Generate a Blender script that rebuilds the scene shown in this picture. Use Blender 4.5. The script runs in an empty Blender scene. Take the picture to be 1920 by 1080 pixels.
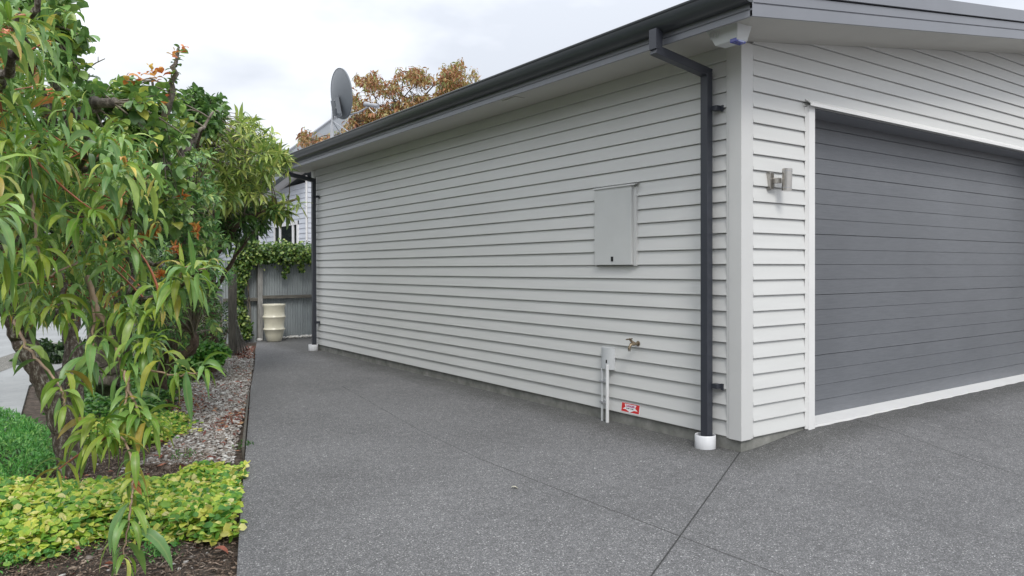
import bpy, math, random
import numpy as np
from mathutils import Vector, Matrix
random.seed(7)
R = np.random.default_rng(11)
sc = bpy.context.scene
col = sc.collection

# ------------------------------------------------------------------ camera
F_PX, YAW, PITCH, ROLL = 1391.09, .6154, -.0066, -.0021
CAM = np.array([-4.6239, -3.5578, 1.3899]); SHIFT = -27.36
def _basis():
    cy, sy, cp, sp = math.cos(YAW), math.sin(YAW), math.cos(PITCH), math.sin(PITCH)
    w = np.array([sy*cp, cy*cp, sp]); r0 = np.array([cy, -sy, 0.0]); u0 = np.cross(r0, w)
    r = math.cos(ROLL)*r0 + math.sin(ROLL)*u0; u = -math.sin(ROLL)*r0 + math.cos(ROLL)*u0
    return r, u, w
RT, UP, FW = _basis()
cam_d = bpy.data.cameras.new('camera'); cam = bpy.data.objects.new('camera', cam_d); col.objects.link(cam)
cam_d.sensor_width = 36; cam_d.lens = F_PX/1920*36; cam_d.shift_y = SHIFT/1920
cam_d.clip_start = .05; cam_d.clip_end = 2000
cam.matrix_world = Matrix(((RT[0], UP[0], -FW[0], CAM[0]), (RT[1], UP[1], -FW[1], CAM[1]), (RT[2], UP[2], -FW[2], CAM[2]), (0, 0, 0, 1)))
sc.camera = cam
def at(px, py, d):            # a pixel of the photograph at a depth in metres -> a point in the place
    return CAM + d*(FW + (px-960)/F_PX*RT + (540+SHIFT-py)/F_PX*UP)
def on_ground(px, py, z=0.0):
    v = FW + (px-960)/F_PX*RT + (540+SHIFT-py)/F_PX*UP
    return CAM + (z-CAM[2])/v[2]*v

# ------------------------------------------------------------------ sky, sun, exposure
SUN_EL, SUN_AZ = math.radians(48), math.radians(-150)   # azimuth of the direction towards the sun, from +X
world = bpy.data.worlds.new('World'); sc.world = world; world.use_nodes = True
nt = world.node_tree; nt.nodes.clear()
def N(t, typ, **kw):
    n = t.nodes.new(typ)
    for k, v in kw.items(): setattr(n, k, v)
    return n
sky = N(nt, 'ShaderNodeTexSky', sky_type='NISHITA'); sky.sun_disc = False
sky.sun_elevation = SUN_EL; sky.sun_rotation = math.radians(90)-SUN_AZ
tc = N(nt, 'ShaderNodeTexCoord'); mp = N(nt, 'ShaderNodeMapping'); mp.inputs['Scale'].default_value = (1, 1, 2.2)
no = N(nt, 'ShaderNodeTexNoise'); no.inputs['Scale'].default_value = 2.6; no.inputs['Detail'].default_value = 5; no.inputs['Roughness'].default_value = .5
rp = N(nt, 'ShaderNodeValToRGB')
rp.color_ramp.elements[0].position = .38; rp.color_ramp.elements[0].color = (6.5, 6.85, 7.5, 1)
rp.color_ramp.elements[1].position = .62; rp.color_ramp.elements[1].color = (10.3, 10.5, 10.9, 1)
mx = N(nt, 'ShaderNodeMixRGB'); mx.inputs[0].default_value = .93
bg = N(nt, 'ShaderNodeBackground'); bg.inputs['Strength'].default_value = .1
wo = N(nt, 'ShaderNodeOutputWorld')
nt.links.new(tc.outputs['Generated'], mp.inputs[0]); nt.links.new(mp.outputs[0], no.inputs['Vector'])
nt.links.new(no.outputs['Fac'], rp.inputs[0]); nt.links.new(sky.outputs[0], mx.inputs[1]); nt.links.new(rp.outputs[0], mx.inputs[2])
sz = N(nt, 'ShaderNodeSeparateXYZ'); nt.links.new(tc.outputs['Generated'], sz.inputs[0])
mr = N(nt, 'ShaderNodeMapRange'); mr.inputs['From Min'].default_value = 0; mr.inputs['From Max'].default_value = 1; mr.inputs['To Min'].default_value = .82; mr.inputs['To Max'].default_value = 1.75
nt.links.new(sz.outputs['Z'], mr.inputs['Value'])
vm = N(nt, 'ShaderNodeVectorMath', operation='SCALE'); nt.links.new(mx.outputs[0], vm.inputs[0]); nt.links.new(mr.outputs[0], vm.inputs['Scale'])
nt.links.new(vm.outputs[0], bg.inputs['Color']); nt.links.new(bg.outputs[0], wo.inputs['Surface'])
sd = bpy.data.lights.new('sun', 'SUN'); sd.energy = 1.5; sd.angle = math.radians(18); sd.color = (1, .965, .91)
sun = bpy.data.objects.new('sun', sd); col.objects.link(sun)
to_sun = Vector((math.cos(SUN_EL)*math.cos(SUN_AZ+math.radians(38)), math.cos(SUN_EL)*math.sin(SUN_AZ+math.radians(38)), math.sin(SUN_EL)))
sky.sun_rotation = math.atan2(to_sun.x, to_sun.y)
sun.rotation_euler = to_sun.to_track_quat('Z', 'Y').to_euler()
sc.view_settings.view_transform = 'Standard'; sc.view_settings.look = 'None'
sc.view_settings.exposure = 0.26; sc.view_settings.gamma = 1; sc.view_settings.use_curve_mapping = False
sc.cycles.max_bounces = 6; sc.cycles.transparent_max_bounces = 8

# ------------------------------------------------------------------ materials
def new_mat(name):
    m = bpy.data.materials.new(name); m.use_nodes = True
    t = m.node_tree; b = t.nodes['Principled BSDF']; return m, t, b
def coords(t, scale=None):
    g = N(t, 'ShaderNodeNewGeometry'); 
    if scale is None: return g.outputs['Position']
    p = N(t, 'ShaderNodeMapping'); p.inputs['Scale'].default_value = scale
    t.links.new(g.outputs['Position'], p.inputs[0]); return p.outputs[0]
def noise(t, vec, s, det=4, rough=.55):
    n = N(t, 'ShaderNodeTexNoise'); n.inputs['Scale'].default_value = s; n.inputs['Detail'].default_value = det; n.inputs['Roughness'].default_value = rough
    t.links.new(vec, n.inputs['Vector']); return n.outputs['Fac']
def ramp(t, fac, stops):
    r = N(t, 'ShaderNodeValToRGB'); e = r.color_ramp.elements
    while len(e) < len(stops): e.new(.5)
    for x, (p, c) in zip(e, stops): x.position = p; x.color = (*c, 1) if len(c) == 3 else c
    t.links.new(fac, r.inputs[0]); return r.outputs['Color']
def mixc(t, fac, a, b, mode='MIX'):
    m = N(t, 'ShaderNodeMixRGB', blend_type=mode)
    for i, v in ((0, fac), (1, a), (2, b)):
        if isinstance(v, bpy.types.NodeSocket): t.links.new(v, m.inputs[i])
        elif i == 0: m.inputs[0].default_value = v
        else: m.inputs[i].default_value = (*v, 1)
    return m.outputs[0]
def bump(t, b, h, strength, dist=.01):
    n = N(t, 'ShaderNodeBump'); n.inputs['Strength'].default_value = strength; n.inputs['Distance'].default_value = dist
    t.links.new(h, n.inputs['Height']); t.links.new(n.outputs[0], b.inputs['Normal'])
def paint(name, c, rough=.45, var=.07, ns=3.0, bs=.15, metal=0.0, stretch=(1, 1, 1), spec=.5, bscale=60, dirt=0.0):
    m, t, b = new_mat(name)
    v = coords(t, stretch); f = noise(t, v, ns, 5)
    lo = tuple(x*(1-var) for x in c); hi = tuple(min(1, x*(1+var)) for x in c)
    cc = ramp(t, f, [(.3, lo), (.7, hi)])
    if dirt:
        f3 = noise(t, coords(t, (1, 1, .25)), 9, 6, .7)
        k = ramp(t, f3, [(.5, (1, 1, 1)), (.75, (1-dirt,)*3)]); cc = mixc(t, 1.0, cc, k, 'MULTIPLY')
    t.links.new(cc, b.inputs['Base Color'])
    b.inputs['Roughness'].default_value = rough; b.inputs['Metallic'].default_value = metal
    b.inputs['Specular IOR Level'].default_value = spec
    if bs: bump(t, b, noise(t, v, bscale, 3), bs, .002)
    return m
def leaf_mat(name, stops, rough=.42, trans=.3, mid=None, spec=.55, gain=(1, 1, 1)):
    stops = [(p, tuple(min(.8, a*b) for a, b in zip(c, gain))) for p, c in stops]
    m, t, b = new_mat(name)
    g = N(t, 'ShaderNodeNewGeometry')
    c = ramp(t, g.outputs['Random Per Island'], stops)
    f = noise(t, g.outputs['Position'], 22, 3)
    c = mixc(t, 1.0, c, ramp(t, f, [(.3, (.78, .8, .75)), (.7, (1.15, 1.15, 1.1))]), 'MULTIPLY')
    if mid:
        a = N(t, 'ShaderNodeAttribute'); a.attribute_name = 'mid'
        p = N(t, 'ShaderNodeMath', operation='POWER'); p.inputs[1].default_value = 9
        t.links.new(a.outputs['Fac'], p.inputs[0])
        q = N(t, 'ShaderNodeMath', operation='MULTIPLY'); q.inputs[1].default_value = .55; t.links.new(p.outputs[0], q.inputs[0])
        c = mixc(t, q.outputs[0], c, mid)
    t.links.new(c, b.inputs['Base Color']); b.inputs['Roughness'].default_value = rough
    b.inputs['Specular IOR Level'].default_value = spec
    tr = N(t, 'ShaderNodeBsdfTranslucent'); t.links.new(c, tr.inputs['Color'])
    ms = N(t, 'ShaderNodeMixShader'); ms.inputs[0].default_value = trans
    o = [n for n in t.nodes if n.type == 'OUTPUT_MATERIAL'][0]
    t.links.new(b.outputs[0], ms.inputs[1]); t.links.new(tr.outputs[0], ms.inputs[2]); t.links.new(ms.outputs[0], o.inputs['Surface'])
    return m
def island_mat(name, stops, rough=.8, bs=0):
    m, t, b = new_mat(name); g = N(t, 'ShaderNodeNewGeometry')
    c = ramp(t, g.outputs['Random Per Island'], stops)
    f = noise(t, g.outputs['Position'], 90, 3)
    c = mixc(t, 1.0, c, ramp(t, f, [(.3, (.75,)*3), (.7, (1.2,)*3)]), 'MULTIPLY')
    t.links.new(c, b.inputs['Base Color']); b.inputs['Roughness'].default_value = rough
    return m

M = {}
M['board'] = paint('weatherboard_paint', (.63, .635, .62), .5, .035, 2.0, .12, stretch=(.6, .6, 8), bscale=30)
M['trim'] = paint('trim_paint', (.62, .622, .61), .45, .03, 2, .05)
M['white_trim'] = paint('white_trim_paint', (.76, .76, .75), .4, .03, 4, .05)
M['soffit'] = paint('soffit_paint', (.50, .49, .455), .55, .03, 2, .05)
M['gutter'] = paint('gutter_steel', (.042, .048, .054), .32, .08, 3, .03, spec=.6)
M['pipe'] = paint('downpipe_steel', (.040, .044, .056), .42, .06, 5, .03)
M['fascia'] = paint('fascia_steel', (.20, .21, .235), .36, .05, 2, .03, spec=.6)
M['roof'] = paint('roof_steel', (.14, .15, .165), .35, .06, 2, .03)
M['black'] = paint('dark_gap', (.01, .01, .011), .8, 0, 1, 0)
M['pvc'] = paint('white_pvc', (.76, .77, .79), .3, .04, 12, .03, dirt=.12)
M['conduit'] = paint('grey_plastic', (.55, .57, .58), .4, .04, 12, .03)
M['conduit_pale'] = paint('pale_plastic', (.72, .73, .73), .35, .04, 12, .03)
M['meter'] = paint('meter_box_paint', (.60, .61, .60), .4, .03, 4, .03)
M['galv'] = paint('galvanised_steel', (.55, .56, .58), .38, .12, 14, .05, metal=.6)
M['steel'] = paint('brushed_steel', (.46, .44, .41), .28, .06, 30, .05, metal=.95)
M['dish'] = paint('dish_paint', (.17, .185, .205), .45, .06, 3, .03)
M['plastic_grey'] = paint('grey_housing', (.36, .37, .40), .4, .04, 9, .03)
M['brass'] = paint('aged_brass', (.25, .2, .14), .4, .2, 40, .1, metal=.8)
M['cream'] = paint('cream_plastic', (.66, .63, .50), .28, .05, 6, .04, spec=.7, dirt=.1)
M['old_wood'] = paint('weathered_grey_wood', (.30, .295, .28), .85, .3, 14, .6, stretch=(4, 4, .5), bscale=25, dirt=.3)
M['dark_wood'] = paint('dark_old_wood', (.10, .092, .078), .9, .4, 14, .6, stretch=(4, 4, .5), bscale=25, dirt=.3)
M['rail_wood'] = paint('old_rail_wood', (.15, .14, .12), .9, .35, 14, .6, stretch=(.5, 4, 4), bscale=25)
M['fence_steel'] = paint('old_corrugated_steel', (.30, .33, .34), .6, .1, 5, .1, stretch=(1, 1, .2), dirt=.25)
M['siren'] = paint('siren_case_plastic', (.62, .64, .64), .4, .03, 8, .02)
M['blue_lens'] = paint('blue_lens', (.02, .03, .32), .12, .1, 30, 0, spec=.9)
M['blue_pale'] = paint('pale_blue_highlight', (.35, .40, .72), .15, .1, 30, 0, spec=.9)
M['red'] = paint('red_sign_ink', (.62, .03, .03), .45, .06, 30, 0)
M['sign_white'] = paint('white_sign_ink', (.82, .80, .82), .4, .02, 30, 0)
M['sign_magenta'] = paint('sign_lettering', (.45, .05, .20), .4, .02, 30, 0)
M['house'] = paint('pale_blue_house_paint', (.60, .63, .69), .5, .04, 2, .08)
M['house_dark'] = paint('base_board_grey', (.16, .17, .17), .7, .1, 4, .1)
M['house_white'] = paint('house_white_paint', (.82, .82, .82), .4, .02, 4, .03)
M['house_roof'] = paint('grey_iron_roof', (.15, .165, .18), .5, .08, 3, .05)
M['car'] = paint('white_car_paint', (.78, .78, .78), .15, .01, 2, 0, spec=.8)
M['tyre'] = paint('tyre_rubber', (.02, .02, .02), .8, .1, 30, .1)
M['lamp_red'] = paint('red_lamp_lens', (.7, .01, .01), .15, .05, 20, 0, spec=.9)
m, t, b = new_mat('dark_glass'); b.inputs['Base Color'].default_value = (.02, .024, .026, 1); b.inputs['Roughness'].default_value = .06; M['glass'] = m
# garage door: embossed steel with fine grain
m, t, b = new_mat('garage_door_steel'); v = coords(t, (.8, .8, 14)); f = noise(t, v, 9, 5)
c = ramp(t, f, [(.3, (.118, .126, .140)), (.7, (.146, .154, .168))])
c = mixc(t, 1.0, c, ramp(t, noise(t, coords(t), .9, 3), [(.3, (.92,)*3), (.7, (1.08,)*3)]), 'MULTIPLY')
t.links.new(c, b.inputs['Base Color']); b.inputs['Roughness'].default_value = .4
bump(t, b, noise(t, coords(t, (1, 1, 10)), 70, 4), .3, .002); M['door'] = m
# foundation concrete
m, t, b = new_mat('foundation_concrete'); v = coords(t)
c = ramp(t, noise(t, v, 5, 8, .7), [(.3, (.13, .135, .12)), (.55, (.24, .24, .22)), (.75, (.34, .335, .31))])
t.links.new(c, b.inputs['Base Color']); b.inputs['Roughness'].default_value = .9; bump(t, b, noise(t, v, 60, 6, .7), .6, .006); M['foundation'] = m

JOINTS = [((0.03, 0.03), (-3.2, -1.75), .0075, 1.0), ((-1.69, 1.0), (-1.70, -3.6), .0095, .8), ((-1.69, 1.0), (-1.60, 2.1), .009, .6), ((-1.60, 2.1), (-1.2, 4.8), .009, .55),
          ((-2.1, .335), (-.2, .27), .007, .45), ((1.55, .10), (.98, -1.55), .009, .78), ((-1.2, 4.8), (-.25, 4.7), .004, .35)]
def concrete(name, base, speck=True, joints=()):
    m, t, b = new_mat(name); v = coords(t)
    c = ramp(t, noise(t, v, .9, 6, .6), [(.3, tuple(x*.86 for x in base)), (.7, tuple(x*1.12 for x in base))])
    vo = N(t, 'ShaderNodeTexVoronoi'); vo.inputs['Scale'].default_value = 175; t.links.new(v, vo.inputs['Vector'])
    sep = N(t, 'ShaderNodeSeparateColor'); t.links.new(vo.outputs['Color'], sep.inputs[0])
    k = ramp(t, sep.outputs[0], [(0, (.62,)*3), (.45, (.88,)*3), (.86, (1.08,)*3), (.95, (1.5, 1.48, 1.45)), (1.0, (2.7, 2.66, 2.6))])
    c = mixc(t, 1.0, c, k, 'MULTIPLY')
    vo2 = N(t, 'ShaderNodeTexVoronoi'); vo2.inputs['Scale'].default_value = 260; t.links.new(v, vo2.inputs['Vector'])
    sep2 = N(t, 'ShaderNodeSeparateColor'); t.links.new(vo2.outputs['Color'], sep2.inputs[0])
    c = mixc(t, 1.0, c, ramp(t, sep2.outputs[1], [(0, (.7,)*3), (.8, (1.05,)*3), (1, (1.9,)*3)]), 'MULTIPLY')
    c = mixc(t, 1.0, c, ramp(t, noise(t, v, 14, 4, .6), [(.35, (.9,)*3), (.65, (1.08,)*3)]), 'MULTIPLY')
    if joints:
        s = N(t, 'ShaderNodeSeparateXYZ'); t.links.new(v, s.inputs[0])
        def mth(op, a, bb=None, cl=False):
            n = N(t, 'ShaderNodeMath', operation=op); n.use_clamp = cl
            for i, q in enumerate((a, bb)):
                if q is None: continue
                if isinstance(q, bpy.types.NodeSocket): t.links.new(q, n.inputs[i])
                else: n.inputs[i].default_value = q
            return n.outputs[0]
        # darker band of concrete along the foot of the wall
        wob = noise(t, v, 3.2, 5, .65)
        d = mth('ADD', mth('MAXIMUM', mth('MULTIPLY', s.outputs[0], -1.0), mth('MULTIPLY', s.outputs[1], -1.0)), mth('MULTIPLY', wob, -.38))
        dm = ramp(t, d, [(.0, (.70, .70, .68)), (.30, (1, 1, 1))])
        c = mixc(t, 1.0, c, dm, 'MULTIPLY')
        br = noise(t, v, 7, 3, .6)
        for (ax, ay), (bx, by), w, dep in joints:
            L = math.hypot(bx-ax, by-ay); ux, uy = (bx-ax)/L, (by-ay)/L
            rx = mth('SUBTRACT', s.outputs[0], ax); ry = mth('SUBTRACT', s.outputs[1], ay)
            al = mth('ADD', mth('MULTIPLY', rx, ux), mth('MULTIPLY', ry, uy))
            pe = mth('ABSOLUTE', mth('ADD', mth('SUBTRACT', mth('MULTIPLY', rx, -uy), mth('MULTIPLY', ry, -ux)), mth('MULTIPLY', mth('SUBTRACT', br, .5), .006)))
            pe = mth('SUBTRACT', 1.0, mth('DIVIDE', pe, w), True)
            inn = mth('MULTIPLY', mth('GREATER_THAN', al, 0), mth('LESS_THAN', al, L))
            vis = dep if dep > .9 else mth('ADD', mth('MULTIPLY', br, .7), .35) if dep > .75 else mth('MULTIPLY', dep*1.6, mth('ADD', mth('MULTIPLY', noise(t, v, 2.3+dep, 3, .6), 1.6), -.35), True)
            f = mth('MULTIPLY', mth('MULTIPLY', pe, inn), vis, True)
            c = mixc(t, f, c, (.012, .012, .011))
    t.links.new(c, b.inputs['Base Color']); b.inputs['Roughness'].default_value = .85; b.inputs['Specular IOR Level'].default_value = .3
    h = mixc(t, .5, sep.outputs[1], noise(t, v, 200, 3)); bump(t, b, h, .35, .004)
    return m
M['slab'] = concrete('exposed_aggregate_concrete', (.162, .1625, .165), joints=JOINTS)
M['old_drive'] = paint('pale_old_concrete', (.30, .31, .31), .9, .12, 1.2, .3, bscale=40, dirt=.2)
M['pebble_drive'] = concrete('pebble_strip_concrete', (.19, .185, .165))
# soil
m, t, b = new_mat('garden_soil'); v = coords(t)
c = ramp(t, noise(t, v, 14, 10, .75), [(.3, (.035, .026, .02)), (.5, (.10, .075, .058)), (.7, (.22, .175, .14))])
t.links.new(c, b.inputs['Base Color']); b.inputs['Roughness'].default_value = .95; bump(t, b, noise(t, v, 45, 8, .8), 1.0, .03); M['soil'] = m
# barks
def bark(name, a, bb, c3, sc_=26):
    m, t, b = new_mat(name); v = coords(t, (1, 1, .45))
    f = noise(t, v, sc_, 8, .75)
    c = ramp(t, f, [(.35, a), (.52, bb), (.66, c3)])
    t.links.new(c, b.inputs['Base Color']); b.inputs['Roughness'].default_value = .9; bump(t, b, f, .9, .02); return m
M['bark'] = bark('peach_bark', (.045, .032, .025), (.13, .10, .078), (.50, .48, .42), 44)
M['bark_brown'] = bark('brown_bark', (.05, .033, .024), (.13, .09, .065), (.25, .2, .15))
M['bark_grey'] = bark('grey_bark', (.07, .06, .05), (.2, .17, .14), (.4, .36, .31))
M['twig_red'] = paint('red_twig', (.34, .11, .05), .5, .25, 8, .1)
M['twig_tan'] = paint('tan_branch', (.36, .25, .17), .6, .2, 14, .2)
M['twig_grey'] = paint('grey_twig', (.20, .17, .13), .7, .3, 20, .2)
# leaves
G = lambda *a: a
M['peach_leaf'] = leaf_mat('peach_leaf', [(0, (.055, .15, .032)), (.35, (.085, .21, .04)), (.7, (.13, .28, .05)), (.92, (.22, .36, .06)), (.975, (.36, .40, .07)), (.99, (.42, .30, .06)), (1, (.42, .16, .06))], .36, .28, mid=(.30, .36, .12), gain=(1.95, 1.55, 2.2))
M['peach_young'] = leaf_mat('young_peach_leaf', [(0, (.14, .29, .035)), (.5, (.23, .38, .05)), (.9, (.36, .44, .06)), (1, (.45, .33, .07))], .36, .34, mid=(.42, .44, .16))
M['plum_leaf'] = leaf_mat('round_dark_leaf', [(0, (.045, .12, .03)), (.5, (.085, .21, .045)), (.9, (.15, .29, .05)), (1, (.26, .34, .05))], .38, .22, gain=(2.2, 1.65, 2.2))
M['orange_leaf'] = leaf_mat('orange_new_leaf', [(0, (.62, .15, .05)), (.5, (.72, .28, .08)), (1, (.70, .5, .12))], .4, .3)
M['shrub_leaf'] = leaf_mat('shrub_leaf', [(0, (.05, .15, .045)), (.5, (.085, .24, .06)), (.9, (.17, .34, .08)), (1, (.28, .42, .11))], .36, .25, gain=(1.9, 1.4, 1.7))
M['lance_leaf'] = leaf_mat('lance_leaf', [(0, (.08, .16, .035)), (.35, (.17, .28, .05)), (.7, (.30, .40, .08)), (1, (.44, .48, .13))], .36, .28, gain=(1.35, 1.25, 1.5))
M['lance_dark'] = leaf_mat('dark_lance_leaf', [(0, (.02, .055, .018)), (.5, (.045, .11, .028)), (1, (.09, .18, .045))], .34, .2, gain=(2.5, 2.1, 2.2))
M['ivy_leaf'] = leaf_mat('ivy_leaf', [(0, (.03, .075, .018)), (.5, (.09, .18, .035)), (.8, (.22, .33, .06)), (1, (.42, .48, .16))], .4, .25)
M['lime_leaf'] = leaf_mat('lime_leaf', [(0, (.07, .22, .04)), (.2, (.15, .36, .05)), (.42, (.30, .50, .06)), (.64, (.50, .62, .08)), (.84, (.72, .70, .14)), (1, (.80, .74, .36))], .5, .3)
M['mat_leaf'] = leaf_mat('fine_green_leaf', [(0, (.05, .20, .04)), (.6, (.11, .36, .07)), (1, (.26, .50, .12))], .5, .25)
M['under_leaf'] = leaf_mat('low_green_leaf', [(0, (.03, .12, .02)), (.6, (.08, .24, .035)), (1, (.2, .36, .06))], .45, .25)
M['autumn_leaf'] = leaf_mat('autumn_leaf', [(0, (.27, .10, .07)), (.3, (.44, .21, .10)), (.55, (.46, .30, .12)), (.8, (.40, .36, .15)), (1, (.25, .30, .11))], .5, .3)
M['hedge_leaf'] = leaf_mat('hedge_leaf', [(0, (.012, .032, .012)), (.6, (.03, .07, .02)), (1, (.07, .13, .035))], .5, .15)
M['stone'] = island_mat('gravel_stone', [(0, (.16, .12, .095)), (.3, (.27, .235, .205)), (.65, (.42, .40, .37)), (1, (.66, .65, .62))])
M['chip'] = island_mat('bark_chip', [(0, (.05, .032, .022)), (.5, (.17, .115, .08)), (.85, (.32, .24, .18)), (1, (.48, .40, .32))])
M['dead_leaf'] = island_mat('dead_red_leaf', [(0, (.13, .035, .025)), (.5, (.26, .07, .045)), (.8, (.36, .15, .08)), (1, (.44, .28, .15))], .7)
M['river_stone'] = island_mat('pale_river_stone', [(0, (.3, .29, .27)), (1, (.62, .61, .58))])

# ------------------------------------------------------------------ mesh helpers
class MB:
    def __init__(s): s.v = []; s.f = []
    def add(s, vs, fs):
        o = len(s.v); s.v += [tuple(map(float, p)) for p in vs]; s.f += [tuple(i+o for i in f) for f in fs]; return s
    def box(s, x0, x1, y0, y1, z0, z1):
        return s.add([(x0, y0, z0), (x1, y0, z0), (x1, y1, z0), (x0, y1, z0), (x0, y0, z1), (x1, y0, z1), (x1, y1, z1), (x0, y1, z1)],
                     [(0, 3, 2, 1), (4, 5, 6, 7), (0, 1, 5, 4), (1, 2, 6, 5), (2, 3, 7, 6), (3, 0, 4, 7)])
    def obox(s, c, ax, ay, az, hx, hy, hz):
        c = np.array(c, float); a = [np.array(q, float) for q in (ax, ay, az)]
        vs = [c+a[0]*hx*i+a[1]*hy*j+a[2]*hz*k for k in (-1, 1) for j, i in ((-1, -1), (-1, 1), (1, 1), (1, -1))]
        return s.add(vs, [(0, 3, 2, 1), (4, 5, 6, 7), (0, 1, 5, 4), (1, 2, 6, 5), (2, 3, 7, 6), (3, 0, 4, 7)])
    def prism(s, prof, a, b, u, v, cap=True, closed=True):
        a, b, u, v = (np.array(q, float) for q in (a, b, u, v)); n = len(prof)
        vs = [a+u*p+v*q for p, q in prof]+[b+u*p+v*q for p, q in prof]
        fs = [(i, (i+1) % n, n+(i+1) % n, n+i) for i in range(n if closed else n-1)]
        if cap and closed: fs += [tuple(range(n))[::-1], tuple(range(n, 2*n))]
        return s.add(vs, fs)
    def tube(s, pts, rad, k=8, cap=True):
        pts = [np.array(p, float) for p in pts]; n = len(pts)
        if not hasattr(rad, '__len__'): rad = [rad]*n
        o = len(s.v); ref = None; vs = []
        for i, p in enumerate(pts):
            d = pts[min(i+1, n-1)]-pts[max(i-1, 0)]; d = d/(np.linalg.norm(d)+1e-9)
            if ref is None: ref = np.array([0, 0, 1.]) if abs(d[2]) < .9 else np.array([1., 0, 0])
            a = np.cross(d, ref); a /= np.linalg.norm(a)+1e-9; bb = np.cross(d, a); ref = np.cross(a, d) if False else ref-d*ref.dot(d); ref = ref/(np.linalg.norm(ref)+1e-9)
            a = np.cross(d, ref); bb = np.cross(d, a)
            for j in range(k):
                th = 2*math.pi*j/k; vs.append(p+rad[i]*(math.cos(th)*a+math.sin(th)*bb))
        fs = [(i*k+j, (i+1)*k+j, (i+1)*k+(j+1) % k, i*k+(j+1) % k) for i in range(n-1) for j in range(k)]
        if cap: fs += [tuple(range(k))[::-1] if False else tuple(range(k)), tuple(range((n-1)*k, n*k))[::-1]]
        return s.add(vs, fs)
    def lathe(s, prof, c, k=32, axis=(0, 0, 1)):
        ax = np.array(axis, float); ax /= np.linalg.norm(ax); ref = np.array([1., 0, 0]) if abs(ax[0]) < .9 else np.array([0, 1., 0])
        a = np.cross(ax, ref); a /= np.linalg.norm(a); bb = np.cross(ax, a); c = np.array(c, float); n = len(prof)
        vs = [c+ax*h+r*(math.cos(2*math.pi*j/k)*a+math.sin(2*math.pi*j/k)*bb) for r, h in prof for j in range(k)]
        fs = [(i*k+j, i*k+(j+1) % k, (i+1)*k+(j+1) % k, (i+1)*k+j) for i in range(n-1) for j in range(k)]
        return s.add(vs, fs)
    def build(s, name, mat, parent=None, smooth=False, bevel=0):
        me = bpy.data.meshes.new(name); me.from_pydata(s.v, [], s.f); me.update()
        me.materials.append(M[mat]); o = bpy.data.objects.new(name, me); col.objects.link(o)
        if smooth:
            me.polygons.foreach_set('use_smooth', [True]*len(me.polygons))
            if smooth != 'full': me.set_sharp_from_angle(angle=math.radians(40))
        if bevel:
            md = o.modifiers.new('bevel', 'BEVEL'); md.width = bevel; md.segments = 2; md.limit_method = 'ANGLE'; md.angle_limit = math.radians(40)
        if parent is not None: put(o, parent)
        return o
def put(o, parent):
    o.parent = parent
    o.matrix_parent_inverse = Matrix.Translation(-Vector(parent.location)) if parent.type == 'EMPTY' else Matrix.Identity(4)
def tag(o, label=None, cat=None, group=None, kind=None):
    if label: o['label'] = label
    if cat: o['category'] = cat
    if group: o['group'] = group
    if kind: o['kind'] = kind
    return o
def empty(name, loc, label, cat, group=None):
    o = bpy.data.objects.new(name, None); col.objects.link(o); o.location = tuple(map(float, loc)); o.empty_display_size = .1
    return tag(o, label, cat, group)
def np_mesh(name, V, Fq, mat, parent=None, smooth=True, mid=None):
    me = bpy.data.meshes.new(name); V = np.asarray(V, np.float32); Fq = np.asarray(Fq, np.int32); k = Fq.shape[1]
    me.vertices.add(len(V)); me.vertices.foreach_set('co', V.ravel())
    me.loops.add(Fq.size); me.loops.foreach_set('vertex_index', Fq.ravel())
    me.polygons.add(len(Fq)); me.polygons.foreach_set('loop_start', np.arange(0, Fq.size, k, dtype=np.int32)); me.polygons.foreach_set('loop_total', np.full(len(Fq), k, np.int32))
    if smooth: me.polygons.foreach_set('use_smooth', np.ones(len(Fq), bool))
    if mid is not None:
        a = me.attributes.new('mid', 'FLOAT', 'POINT'); a.data.foreach_set('value', np.asarray(mid, np.float32))
    me.update(calc_edges=True); me.validate()
    me.materials.append(M[mat]); o = bpy.data.objects.new(name, me); col.objects.link(o)
    if parent is not None: put(o, parent)
    return o
def nrm(a): return a/(np.linalg.norm(a, axis=-1, keepdims=True)+1e-9)
PROF = {'lance': [.10, .62, .95, 1.0, .82, .45, .02], 'round': [.12, .85, 1.0, .72, .03], 'small': [.1, 1.0, .05], 'heart': [.45, 1.0, .85, .04]}
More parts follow.
